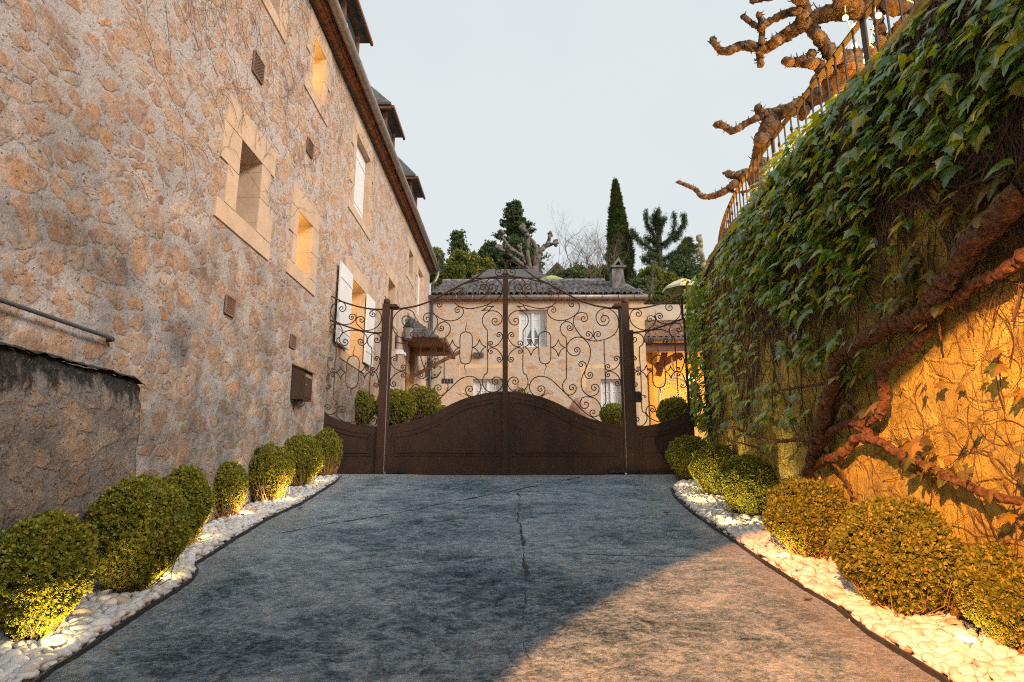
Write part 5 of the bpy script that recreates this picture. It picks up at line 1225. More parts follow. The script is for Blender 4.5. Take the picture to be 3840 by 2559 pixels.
# pollarded plane behind the house
def limb(mb, pts, F, Y, r0, r1, knob=0, seed=0, ywob=.3, k=7, rough=.18, sub=7):
    rg = random.Random(seed); P2 = cr([F(*p) for p in pts], sub); n = len(P2); ys = [Y + ywob * mnoise(Vector((i * .15, seed, 0))) * 2 for i in range(n)]
    P3 = [onY(p[0], p[1], y) for p, y in zip(P2, ys)]; m_ = mpp(Y)
    rad = [(r0 + (r1 - r0) * i / (n - 1)) * m_ * (1 + rough * (mnoise(Vector((i * .45, seed * 3.1, 1))) * 1.3 + mnoise(Vector((i * 1.7, seed * 1.1, 4))))) for i in range(n)]
    if knob:
        for j in range(max(0, n - 5), n): rad[j] = max(rad[j], knob * m_ * (.7 + .5 * rg.random()))
        rad[-1] *= .6
    m0 = mb.n; mb.tube(P3, rad, k)
    for q in range(m0, mb.n):
        p = Vector(mb.v[q]); i_ = min(n - 1, (q - m0) // k); c = P3[i_]; w_ = mnoise(p * (1.1 / max(rad[i_], .02))) * .20 + mnoise(p * (3.4 / max(rad[i_], .02))) * .26
        mb.v[q] = tuple(c + (p - c) * (1 + w_))
    return P3
def knobs(mb, P, r, n, seed):
    rg = random.Random(seed)
    for i in range(n):
        v, f = ico(2); s_ = r * rg.uniform(.5, 1); c = P + Vector((rg.gauss(0, r * .6), rg.gauss(0, r * .6), rg.gauss(0, r * .6)))
        v = np.array([np.array(q) * s_ * (1 + .45 * mnoise(Vector(q) * 2.2 + Vector((seed, i, 0)))) for q in v]) + np.array(c[:]); mb.add(v.tolist(), f.tolist())
PL = empty('plane_tree', onY(1996, 1040, 33.5), 'grey pollarded plane tree with knobbly limbs behind the farmhouse roof', 'tree')
PL.location.z -= 3
mb = MB(); limb(mb, [(925, 900), (928, 800), (930, 740)], Z3, 33.5, 19, 17); mb.build('trunk', M_BARKG, PL, True)
for i, (pts, r0, r1, kn) in enumerate((([(915,800),(860,730),(780,655),(720,610),(655,575)],16,8,16), ([(905,770),(860,700),(835,640),(760,590),(700,560)],13,8,15), ([(905,760),(880,640),(878,560),(880,480),(835,420)],14,9,17), ([(925,770),(940,650),(945,580),(900,500),(870,470)],15,9,15), ([(935,770),(960,650),(985,580),(1035,530),(1045,465)],15,9,13), ([(975,610),(1010,570),(1060,545),(1098,535)],11,8,14), ([(790,600),(730,560),(690,500),(670,450)],10,8,15), ([(860,660),(820,600),(810,560)],9,8,15))):
    mb = MB(); P3 = limb(mb, pts, Z3, 33.5, r0 * .62, r1 * .66, kn * .5, i + 60, rough=.3, sub=10); knobs(mb, P3[-1], kn * mpp(33.5) * .55, 10, i); mb.build('limb', M_BARKG, PL, True)
# pollard by the rail; the yellow light on it is put into its bark colour
PY = empty('plane_tree', onY(2610, 980, 26), 'pale yellow lit pollard knob seen just left of the railing end', 'tree'); mb = MB(); P3 = limb(mb, [(2225,720),(2215,640),(2200,590),(2205,540),(2195,505)], Z3, 26, 10, 8, 10, 71); knobs(mb, P3[-1], .10, 7, 5); knobs(mb, P3[len(P3)//2] + Vector((-.08,0,0)), .10, 6, 6)
PY.location.z -= 2; mb.build('trunk', simple('yellow_lit_bark', (.33,.29,.14), .9, .4, 8, .8, .03), PY, True)
# slate-roofed houses beyond
def farhouse(label, x0, x1, y0, y1, ze, zr_, wallm, roofm, gable=False):
    e_ = empty('slate_roofed_house', ((x0 + x1) / 2, y0, 6), label, 'house')
    xm, ym = (x0 + x1) / 2, (y0 + y1) / 2
    MB().box((x0 + .2, y0 + .2, 5), (x1 - .2, y1 - .2, ze)).build('wall', wallm, e_)
    if gable: 
        MB().prism([(x0 + .2, ze), (x1 - .2, ze), (xm, zr_ - .25)], y0 + .2, y0 + .4).build('gable', wallm, e_)
        MB().prism([(x0, ze - .1), (x0 + .02, ze + .12), (xm, zr_ + .12), (x1 - .02, ze + .12), (x1, ze - .1), (xm, zr_ - .1)], y0, y1).build('roof', roofm, e_)
    else:
        h = (x1 - x0) * .18; nc = 10
        mb = MB()
        for i in range(nc):
            t0, t1 = i / nc, (i + 1) / nc
            g_ = lambda t_: (x0 + h * t_, x1 - h * t_, y0 + (ym - y0) * t_, y1 + (ym - y1) * t_, ze + (zr_ - ze) * t_)
            a0, b0, c0, d0, z0 = g_(t0); a1, b1, c1, d1, z1 = g_(t1)
            mb.add([(a0, c0, z0), (b0, c0, z0), (b0, d0, z0), (a0, d0, z0), (a0, c0, z0 + .08), (b0, c0, z0 + .08), (b0, d0, z0 + .08), (a0, d0, z0 + .08), (a1, c1, z1 + .06), (b1, c1, z1 + .06), (b1, d1, z1 + .06), (a1, d1, z1 + .06)],
                   [(0,1,5,4), (1,2,6,5), (2,3,7,6), (3,0,4,7), (4,5,9,8), (5,6,10,9), (6,7,11,10), (7,4,8,11)])
        mb.build('roof', roofm, e_)
a = onY(1785, 1060, 32); b_ = onY(2045, 1000, 32.5); farhouse('house with grey slate roof behind the gate crest', a.x, b_.x, 29, 36, a.z * .93, onY(1900, 1014, 32.5).z, M_PLASTP, simple('grey_slate', (.13,.13,.14), .8, .3, 5, .5, .03))
a = onY(2035, 1045, 34); b_ = onY(2145, 1045, 34); farhouse('house with small brown gable right of the plane tree', a.x, b_.x, 34, 38, a.z, onY(2078, 990, 34).z, simple('brown_gable', (.16,.11,.09), .9, .4, 7, .5, .02), M_SLATEB, True)
def parasol(label, c, r, h, name='parasol', mat=M_CANVAS):
    e_ = empty(name, (c.x, c.y, c.z - 2.2), label, 'parasol'); mb = MB(); k = 8; v = [(c.x, c.y, c.z)]; f = []
    for i in range(k):
        a_ = 2 * math.pi * (i + .5) / k; v.append((c.x + r * .5 * math.cos(a_), c.y + r * .5 * math.sin(a_), c.z - h * .42))
    for i in range(k):
        a_ = 2 * math.pi * (i + .5) / k; v.append((c.x + r * math.cos(a_), c.y + r * math.sin(a_), c.z - h))
    for i in range(k):
        a_ = 2 * math.pi * (i + .5) / k; v.append((c.x + r * math.cos(a_), c.y + r * math.sin(a_), c.z - h - .1))
    for i in range(k):
        j = (i + 1) % k; f += [(0, 1 + i, 1 + j), (1 + i, 1 + k + i, 1 + k + j, 1 + j), (1 + k + i, 1 + 2 * k + i, 1 + 2 * k + j, 1 + k + j)]
    mb.add(v, f).build('canopy', mat, e_); mb = MB()
    for i in range(k): mb.tube([(c.x, c.y, c.z - .04), v[1 + k + i]], .012, 4)
    mb.build('ribs', M_WOOD, e_); MB().tube([(c.x, c.y, c.z - 2.2), (c.x, c.y, c.z + .1)], .025, 6).build('pole', M_WOOD, e_)
c = onY(2560, 1044, 25.5); parasol('cream garden parasol open on the terrace behind the creeper', c, .88, .46, mat=simple('warm_lit_canvas', (.80,.74,.50), .9, .06, 4, .1, .01))  # yellow light on the canopy is part of this canvas colour
c = onY(2068, 1033, 28); parasol('pale green parasol below the brown gable', c, .75, .32, mat=simple('green_canvas', (.42,.50,.16), .9, .1, 4, 0))

# ================================================================== TERRACE WALL, RAILING
HW = 3.0; RW = 12.0; YC = 7.0
def wpt(s_, off=0.0, z=0.0):      # s_ = run along the wall (= y while straight); off = towards the drive
    if s_ <= YC: return Vector((XR - off, s_, z))
    a = (s_ - YC) / RW; r = RW + off
    return Vector((XR + RW - r * math.cos(a), YC + r * math.sin(a), z))
def wnorm(s_):
    if s_ <= YC: return Vector((-1, 0, 0))
    a = (s_ - YC) / RW; return Vector((-math.cos(a), math.sin(a), 0))
def wuz(px, py):                  # pixel -> (run, z) on the wall face
    d = ray(px, py); t_ = XR / d.x if d.x > 1e-6 else 1e9
    if d.x > 1e-6 and t_ * d.y <= YC: return t_ * d.y, t_ * d.z
    cx, cy = XR + RW, YC; A_ = d.x ** 2 + d.y ** 2; B_ = -2 * (d.x * cx + d.y * cy); C_ = cx * cx + cy * cy - RW * RW; D_ = B_ * B_ - 4 * A_ * C_
    if D_ < 0: D_ = 0
    t_ = (-B_ - math.sqrt(D_)) / (2 * A_); a = math.atan2(t_ * d.y - cy, cx - t_ * d.x); return YC + a * RW, t_ * d.z
def proj(p):
    q = RC.transposed() @ Vector(p)
    return (1920 + q.x / -q.z * FPX, 1279.5 - q.y / -q.z * FPX) if q.z < 0 else (-9999, -9999)
TW = empty('terrace_wall', (XR + .2, 5, 0), 'curved old rendered stone wall holding up the terrace on the right of the drive', 'wall')
ss = np.concatenate([np.linspace(-14, 1, 12), np.linspace(1.04, 8, 240), np.linspace(8.05, 14, 110), [15, 16, 17, 18]]); zz = np.linspace(0, 1, 130)
v = []; nz_ = len(zz)
for s_ in ss:
    zb = min(GZ(s_ if s_ < 7 else YC + RW * math.sin((s_ - YC) / RW)), 0) - .15
    for t_ in zz:
        z = zb + (HW - zb) * t_; b_ = .035 * mnoise(Vector((s_ * 1.1, z * 1.3, 2))) + .015 * mnoise(Vector((s_ * 4, z * 5, 7)))
        p = wpt(s_, b_, z); v.append(p[:])
i = (np.arange(len(ss) - 1)[:, None] * nz_ + np.arange(nz_ - 1)[None]).ravel()
fastmesh('face', v, np.stack([i, i + nz_, i + nz_ + 1, i + 1], 1), M_TERR, TW, True)
mb = MB(); v = []
for s_ in ss:
    for (o_, z) in ((.03, HW - .09), (.05, HW - .08), (.05, HW), (-.45, HW + .01), (-.45, -.1)):
        v.append(wpt(s_, o_ + (.015 * mnoise(Vector((s_ * 3, z, 5))) if o_ > 0 else 0), z)[:])
mb.add(v, [(5*i+j, 5*i+5+j, 5*i+6+j, 5*i+1+j) for i in range(len(ss) - 1) for j in range(4)]); mb.build('coping', M_TERR, TW)
v = []
for s_ in ss: v += [wpt(s_, -.3, HW - .06)[:], (45, min(wpt(s_, 0).y, 20.5) if s_ > 1 else s_, HW - .06)]
o = MB().add(v, [(2*i, 2*i+1, 2*i+3, 2*i+2) for i in range(len(ss) - 1)]).build('terrace_ground', M_HILL); o['kind'] = 'structure'
HR = 3.87; RO = -.35
RL = empty('terrace_railing', (XR + .35, 6, HW), 'rusty iron railing with knobbed bars along the terrace edge above the creeper', 'railing')
sr = np.concatenate([np.linspace(1.0, YC, 30), np.linspace(YC + .2, 17, 60)])
mb = MB(); v = []
for s_ in sr:
    for (o_, z) in ((RO - .028, HR - .008), (RO + .028, HR - .008), (RO + .028, HR + .008), (RO - .028, HR + .008)): v.append(wpt(s_, o_, z)[:])
mb.add(v, [(4*i+j, 4*i+4+j, 4*i+4+(j+1)%4, 4*i+(j+1)%4) for i in range(len(sr) - 1) for j in range(4)]).build('handrail', M_RAIL, RL)
s_ = 3.63; k = 0
while s_ < 16.5:
    if k % 12 == 7: 
        p = wpt(s_, RO, HW); t_ = Vector((-wnorm(s_).y, wnorm(s_).x, 0)); n_ = wnorm(s_)
        mb = MB(); a = p - t_ * .035; b_ = p + t_ * .035; q = n_ * .008
        mb.hexa([a - q, b_ - q, b_ + q, a + q] + [w_ + Vector((0, 0, HR - HW - .008)) for w_ in (a - q, b_ - q, b_ + q, a + q)]); mb.build('post', M_RAIL, RL)
    else:
        p = wpt(s_, RO, HW); mb = MB().tube([p, p + Vector((0, 0, HR - HW - .008))], .0095, 4, caps=False)
        if k % 2 == 0:
            for dz, r in ((.62, .02), (.30, .02)):
                mb.lathe([(.010, -.03), (.016, -.022), (.012, -.012), (r, 0), (.012, .012), (.016, .022), (.010, .03)], (p.x, p.y, HW + dz + .08), 8)
        mb.build('baluster', M_RAIL, RL)
    s_ += .165; k += 1

# ================================================================== CREEPER
VN = empty('virginia_creeper', (XR - .05, 6.3, GZ(6.3)), 'large leafy creeper with thick twisted stems climbing over the terrace wall', 'climbing plant')
def vstem(pts, r0, r1, seed, F=V, off=.075, k=14, parent=VN, mat=None):
    P2 = cr([F(*p) for p in pts], 14); n = len(P2); P3 = []; rad = []
    for i, p in enumerate(P2):
        u, z = wuz(p[0], p[1]); r = r0 + (r1 - r0) * i / (n - 1); r *= 1 + .35 * mnoise(Vector((i * .5, seed * 7, 0)))
        P3.append(wpt(u, off + r + .03 * mnoise(Vector((i * .2, seed, 3))), z)); rad.append(r * 1.05)
    mb = MB().tube(P3, rad, k)
    for q in range(mb.n):
        p = Vector(mb.v[q]); i_ = min(n - 1, q // k); c = P3[i_]; a_ = 2 * math.pi * (q % k) / k
        w_ = .42 * mnoise(Vector((math.cos(a_ + i_ * .03) * 3, math.sin(a_ + i_ * .03) * 3, i_ * .06 + seed))) + .09 * mnoise(p * (2.6 / rad[i_])); mb.v[q] = tuple(c + (p - c) * (1 + w_))
    return mb.build('stem', mat or M_VINE, parent, True)
vstem([(2250,-120),(2101,60),(1960,180),(1850,330),(1760,480),(1660,580),(1560,630),(1450,650),(1330,720),(1200,790),(1110,850),(1090,950),(1050,1100),(1010,1250),(990,1350),(950,1450),(915,1580),(900,1700)], .060, .046, 1, off=.085)
vstem([(2260,230),(2101,340),(1950,400),(1880,450),(1800,520)], .03, .03, 2)
vstem([(1640,690),(1540,790),(1440,860),(1370,900),(1360,980),(1370,1080),(1340,1180),(1240,1240),(1130,1240),(1040,1290),(1000,1340)], .032, .026, 3)
vstem([(960,1480),(1020,1450),(1120,1410),(1200,1330),(1290,1330),(1400,1380),(1500,1440),(1650,1500),(1800,1570),(2000,1650),(2200,1700)], .034, .022, 4)
vstem([(1290,1330),(1250,1290),(1180,1250)], .022, .02, 5); vstem([(980,1340),(1000,1200),(1060,1080),(1090,940)], .03, .022, 11, off=.02)
vstem([(270,1240),(350,1270),(450,1260),(560,1310),(700,1340),(860,1330),(980,1360)], .014, .02, 6); vstem([(300,1300),(360,1375),(470,1350),(600,1390)], .012, .008, 7)
vstem([(600,1050),(700,1045),(850,1020),(1000,1000),(1080,980)], .010, .014, 8); vstem([(700,780),(850,790),(1000,830),(1110,850)], .008, .014, 9)
vstem([(1690,280),(1700,450),(1720,620),(1740,750)], .007, .006, 10, off=.12)
vstem([(1840,20),(1860,200),(1850,330)], .006, .006, 12, off=.14); vstem([(1100,1100),(1200,1180),(1290,1330)], .018, .02, 13)
vstem([(480,1100),(500,1000),(480,850),(440,700)], .010, .006, 14); vstem([(980,1400),(1100,1540),(1180,1700)], .014, .01, 15)
# fine tendrils spread over the whole wall
rg = random.Random(9); mb = MB()
def allowed(u, z): return 1.6 < u < 12.5 and GZ(min(u, 10)) - .02 < z < HW - .03
nt_ = 0
while nt_ < 900:
    px, py = rg.uniform(2560, 3900), rg.uniform(700, 2300); u, z = wuz(px, py)
    if not allowed(u, z): continue
    dens = .30 if px > 3100 and py > 1200 else .75
    if rg.random() > dens: continue
    a = rg.choice((math.pi / 2, -math.pi / 2, math.pi / 2, 0.3, 2.6)) + rg.gauss(0, .35); pts = []; L_ = rg.uniform(.2, 1.15); off = .006 + .02 * rg.random()
    for k in range(int(L_ / .045)):
        if not allowed(u, z): break
        pts.append(wpt(u, off + .01 * math.sin(k * .7 + px), z)); a += rg.gauss(0, .22); u += math.cos(a) * .045; z += math.sin(a) * .045
    if len(pts) > 3:
        r = rg.choice((.0010, .0014, .0018, .0025, .0045)) * (1 if u > 5 else .8); mb.tube(pts, [r * (1 - .6 * i / len(pts)) for i in range(len(pts))], 3, caps=False); nt_ += 1
mb.build('tendrils', M_TEND, VN)
mb = MB(); nt_ = 0     # dense dead stems, massed outside the flood patch to darken the shaded wall
while nt_ < 2400:
    px, py = rg.uniform(2560, 3900), rg.uniform(0, 1750)
    if (px - 2560) / 1300 + (py - 900) / 1500 > .62 and py > 700 : continue
    u, z = wuz(px, py)
    if not allowed(u, z): continue
    a = rg.choice((math.pi / 2, -math.pi / 2, math.pi / 2, .8, 2.2)) + rg.gauss(0, .3); pts = []; off = .006 + .035 * rg.random()
    for k in range(rg.randint(6, 22)):
        if not allowed(u, z): break
        pts.append(wpt(u, off, z)); a += rg.gauss(0, .2); u += math.cos(a) * .06; z += math.sin(a) * .06
    if len(pts) > 3: r = rg.choice((.002, .003, .004, .006, .009)); mb.tube(pts, [r * (1 - .5 * i / len(pts)) for i in range(len(pts))], 3, caps=False); nt_ += 1
mb.build('dead_stems', simple('dead_stem', (.11,.075,.06), .95, .4, 8, 0), VN)
def make_leaf(lobes=3, fold=.28):
    if lobes == 3: R_ = [(0,0),(.16,-.13),(.34,-.06),(.60,.16),(.42,.22),(.30,.36),(.28,.50),(.15,.62),(.13,.78),(0,1.05)]
    else: R_ = [(0,0),(.22,-.20),(.46,-.16),(.34,.0),(.62,.20),(.52,.30),(.72,.55),(.40,.46),(.26,.56),(.22,.76),(0,1.10)]
    v = []; f = []
    for s_ in (1, -1):
        k0 = len(v); cpt = (0, .34, .04); v.append(cpt)
        for x, y in R_: v.append((s_ * x, y, -fold * abs(x) - .22 * max(0, y - .3) ** 2 - .1 * abs(x) * abs(y - .3)))
        for i in range(len(R_) - 1):
            t_ = (k0, k0 + 1 + i, k0 + 2 + i); f.append(t_ if s_ > 0 else t_[::-1])
    return v, f
LF3 = make_leaf(3); LF5 = make_leaf(5, .2)
def inside(pt, poly):
    x, y = pt; c = False; n = len(poly)
    for i in range(n):
        x1, y1 = poly[i]; x2, y2 = poly[i - 1]
        if (y1 > y) != (y2 > y) and x < (x2 - x1) * (y - y1) / (y2 - y1) + x1: c = not c
    return c
def leaves(poly, per_m2, size, depth, mat, proto, seed, name='foliage', top=0., smax=13, lift=.85, F=W):
    rng = random.Random(seed); poly = [F(*p) for p in poly]; us = []
    for p in poly:
        u, z = wuz(*p); us.append((u, z))
    u0, u1 = max(1.4, min(u for u, z in us) - .3), min(smax, max(u for u, z in us) + .6); z0, z1 = min(z for u, z in us) - .2, min(HW + top, max(z for u, z in us) + .2)
    pos = []; nr = []; yd = []; sz = []
    for _ in range(int((u1 - u0) * (z1 - z0) * per_m2)):
        u = rng.uniform(u0, u1); z = rng.uniform(z0, z1); o_ = .03 + depth * rng.random() ** 1.3; p = wpt(u, o_, z)
        if z > HW: p = wpt(u, rng.uniform(-.28, .16), z)
        if not inside(proj(p), poly): continue
        cl = mnoise(Vector((u * 2.3, z * 2.3, seed)))
        if rng.random() > .75 + cl * 1.3: continue
        n_ = wnorm(u); t_ = Vector((-n_.y, n_.x, 0))
        nn = n_ * 1.0 + Vector((0, 0, lift)) + t_ * rng.gauss(0, .45) + Vector((0, 0, rng.gauss(0, .3))) + n_ * rng.gauss(0, .15)
        dd = Vector((0, 0, -1)) + t_ * rng.gauss(0, .45) + n_ * rng.gauss(.25, .2)
        if z > HW - .05: nn += Vector((0, 0, .8)); dd += n_ * .9
        pos.append(p[:]); nr.append(nn[:]); yd.append(dd[:]); sz.append(size * rng.uniform(.42, 1.2))
    if not pos: return
    nr = np.array(nr); nr /= np.linalg.norm(nr, axis=1)[:, None]; yd = np.array(yd); xh = np.cross(yd, nr)
    v, f = scatter(*proto, np.array(pos), frames(nr, None, xh), np.array(sz)); return fastmesh(name, v, f, mat, VN)
DENSE = [(2420,-60),(2130,-10),(2060,85),(2000,135),(1950,190),(1895,235),(1850,275),(1800,325),(1765,375),(1740,420),(1712,470),(1685,520),(1655,555),(1640,600),(1668,640),(1740,690),(1775,720),(1830,735),(1880,700),(1960,690),(1990,640),(2010,560),(1990,500),(2080,420),(2200,400),(2240,330),(2300,250),(2420,180)]
leaves(DENSE, 480, .122, .26, M_IVY, LF3, 1, top=.42)
leaves([(2350,180),(2420,180),(2420,420),(2330,410),(2260,330),(2300,250)], 110, .13, .15, M_IVY, LF3, 2)
leaves([(2200,400),(2260,330),(2330,410),(2360,300),(2420,400),(2420,480),(2290,460),(2230,560),(2140,640),(2040,700),(2060,600),(2130,520)], 150, .115, .16, M_IVYO, LF5, 3)
leaves([(2040,680),(2120,600),(2200,620),(2150,740),(2060,790),(1980,780)], 130, .105, .15, M_IVYO, LF5, 4)
leaves([(1555,640),(1600,632),(1618,700),(1600,800),(1605,900),(1640,985),(1600,980),(1575,900),(1560,800)], 380, .115, .26, M_IVY, LF3, 5, lift=.4)
leaves([(1630,640),(1720,690),(1745,760),(1740,830),(1700,880),(1660,850),(1640,760)], 150, .105, .16, M_IVY, LF3, 6)
leaves([(1780,770),(1850,745),(1980,770),(2010,830),(1950,880),(1870,850),(1800,830)], 200, .125, .18, M_IVY, LF5, 7)
leaves([(1640,880),(1760,870),(1850,900),(1900,930),(1800,980),(1700,985),(1640,960)], 90, .11, .12, M_IVY, LF5, 8)
leaves([(1690,980),(1790,1010),(1830,1060),(1720,1040)], 60, .10, .1, M_IVY, LF5, 9)
leaves([(1900,850),(1990,850),(2030,930),(1950,960),(1900,900)], 75, .12, .12, M_IVYO, LF5, 10)
leaves([(2040,1010),(2120,1000),(2200,1060),(2300,1090),(2420,1050),(2420,1200),(2280,1210),(2180,1130),(2080,1090)], 170, .095, .14, M_IVYO, LF5, 11)
leaves([(2060,880),(2420,760),(2420,1040),(2250,1060),(2080,990)], 32, .075, .1, M_IVYO, LF5, 12)
leaves([(1880,690),(2000,600),(2050,420),(2200,420),(2100,560),(2040,700),(1900,760),(1760,740)], 50, .115, .1, M_IVY, LF3, 13)
leaves([(1598,600),(1650,600),(1660,760),(1645,960),(1610,990),(1600,800)], 80, .10, .14, M_IVY, LF3, 15)
leaves([(1600,960),(1660,970),(1650,1060),(1600,1030)], 60, .09, .1, M_IVY, LF5, 14)

# ================================================================== TERRACE PLANE TREES
def ptree(pos, label, limbs, Y, seed, trunk):
    e_ = empty('plane_tree', pos, label, 'tree', 'pollarded plane trees on the terrace')
    mb = MB(); P3 = [Vector(p) for p in trunk[0]]; mb.tube(P3, trunk[1], 9); mb.build('trunk', M_BARK, e_, True)
    for i, (pts, r0, r1, kn) in enumerate(limbs):
        mb = MB(); P = limb(mb, pts, T, Y, r0 * .66, r1 * .66, kn * .5, seed + i, k=14, rough=.2, sub=16)
        if kn: knobs(mb, P[-1], kn * mpp(Y) * .34, 14, seed + i)
        m_ = mpp(Y); rgk = random.Random(seed + i)
        for _ in range(int(len(P) * .9)):   # bark warts
            j = rgk.randrange(len(P)); rr = (r0 + (r1 - r0) * j / len(P)) * m_ * .56; a_ = rgk.uniform(0, 6.28)
            c = P[j] + Vector((math.cos(a_), rgk.uniform(-.5, .5), math.sin(a_))) * rr * .75
            v, f = ico(1); s_ = rr * rgk.uniform(.12, .38); mb.add([(np.array(q) * s_ * rgk.uniform(.8, 1.3) + np.array(c[:])).tolist() for q in v], f.tolist())
        for _ in range(int(len(P) * .35)):   # stubby shoots
            j = rgk.randrange(len(P)); rr = (r0 + (r1 - r0) * j / len(P)) * m_ * .6; a_ = rgk.uniform(0, 6.28); d_ = Vector((math.cos(a_), rgk.uniform(-.6, .6), math.sin(a_))).normalized()
            L_ = rr * rgk.uniform(.3, 1.0) + .02; mb.tube([P[j] + d_ * rr * .7, P[j] + d_ * (rr + L_ * .5), P[j] + d_ * (rr + L_) + Vector((0, 0, L_ * .3))], [.012, .008, .004], 4, caps=False)
        mb.build('limb', M_BARK, e_, True)
    return e_
c = onY(*T(1180, 520), 7.0); b_ = Vector((c.x + .5, 7.2, HW))
ptree(b_, 'large knobbly plane tree lit orange at the top right behind the railing', [
  ([(1750,40),(1500,30),(1300,45),(1180,65),(1050,85),(940,130),(850,185),(740,255),(640,315),(500,298),(400,335),(345,325),(300,265)], 62, 17, 27),
  ([(640,310),(612,345),(610,395),(615,420)], 30, 10, 26), ([(612,310),(622,240),(620,170),(602,95)], 20, 17, 19), ([(615,180),(560,155),(500,108)], 17, 16, 19), ([(625,170),(700,125),(790,85),(870,75)], 22, 24, 0), ([(850,170),(890,110),(905,60),(885,15),(860,-30)], 30, 38, 50),
  ([(700,260),(780,200),(850,150)], 14, 16, 0), ([(925,165),(990,240),(1050,320),(1130,400),(1210,440),(1260,470)], 36, 42, 0), ([(1120,400),(1130,350),(1135,320)], 25, 22, 22),
  ([(1050,470),(990,430),(900,405),(830,410),(775,402)], 42, 22, 22), ([(930,400),(945,360),(955,345)], 26, 22, 24), ([(1390,330),(1400,240),(1385,140),(1360,60)], 32, 26, 0), ([(1600,60),(1540,150),(1440,260),(1340,330),(1260,380)], 26, 36, 0),
  ([(1300,40),(1240,80),(1230,105)], 60, 24, 30), ([(1150,75),(1180,20),(1240,-60)], 60, 80, 0), ([(700,-20),(600,0),(560,8)], 20, 14, 16), ([(1050,460),(990,510),(965,540)], 32, 26, 0)],
  7.0, 100, ([b_, (c.x + .1, 7.1, 4.2), (c.x, 7.0, c.z), (onY(*T(1240, 400), 7.0))[:]], [.34, .30, .30, .22]))
c = onY(*T(640, 850), 9.6); b_ = Vector((c.x + .35, 9.7, HW)); q = onY(*T(560, 1120), 9.6)
ptree(b_, 'leaning plane tree with short knobbed arms reaching left over the railing', [
  ([(560,1120),(600,980),(640,870),(690,800)], 22, 52, 0), ([(1000,620),(900,675),(800,720),(690,745),(610,745)], 52, 28, 0), ([(620,760),(540,795),(450,850),(410,850),(365,820),(335,815)], 20, 20, 26), ([(620,745),(600,715),(598,700)], 24, 19, 20), ([(880,760),(920,700)], 24, 30, 18)],
  9.6, 130, ([b_, (q.x + .05, 9.6, q.z)], [.22, .17]))
c = onY(*T(600, 1090), 11.5); b_ = Vector((c.x + .5, 11.5, HW))
ptree(b_, 'slender plane branch curving left below the leaning plane tree', [
  ([(640,1060),(560,1120),(460,1190),(380,1250),(300,1282),(230,1283),(190,1240),(120,1208),(75,1190)], 26, 9, 13), ([(520,1125),(450,1150),(400,1135)], 22, 22, 24), ([(600,1225),(500,1255),(400,1250)], 8, 8, 0)],
  11.5, 150, ([b_, c[:]], [.16, .12]))
# string lights
STR = empty('string_lights', (3.6, 6.3, 4.6), 'string of warm bare bulbs hanging in the orange plane tree', 'string lights')
cable = [(1165,40,6.4),(1168,90,6.4),(1190,170,6.3),(1220,260,6.2),(1290,250,6.0),(1350,310,5.9)]
mb = MB(); mb.tube([onY(*T(a, b2), Y)[:] for a, b2, Y in cable], .006, 5); mb.tube([onY(*T(a, b2), Y)[:] for a, b2, Y in [(1360,-20,5.8),(1362,60,5.8),(1350,180,5.8),(1330,260,5.8),(1305,400,5.8)]], .006, 5)
mb.tube([onY(*T(a, b2), Y)[:] for a, b2, Y in [(1520,-20,5.6),(1600,10,5.6),(1680,60,5.5),(1760,120,5.4)]], .006, 5); mb.build('cable', M_ROPE, STR)
for (a, b2, Y) in ((1168,118,6.4),(1232,170,6.3),(1384,102,5.8),(1228,300,5.9),(1306,352,5.8),(1306,398,5.8),(1645,110,5.5)):
    p = onY(*T(a, b2), Y); v, f = ico(2); bl = fastmesh('bulb', v * .032 + np.array(p[:]), f, M_BULB, STR, True)
    MB().tube([p + Vector((0, 0, .025)), p + Vector((0, 0, .065))], .014, 8).build('socket', M_IRON, bl)
    point_light('bulb_light', p + Vector((0, -.06, -.02)), 7, (1, .55, .12), .035)
point_light('terrace_lamp_light', (3.9, 6.4, 3.35), 210, (1, .40, .045), .08)
point_light('terrace_lamp_light', (3.8, 4.2, 3.3), 90, (1, .45, .06), .08)
point_light('terrace_lamp_light', (3.7, 9.3, 3.3), 130, (1, .36, .04), .08)
point_light('terrace_lamp_light', (4.0, 11.6, 3.3), 70, (1, .38, .05), .08)

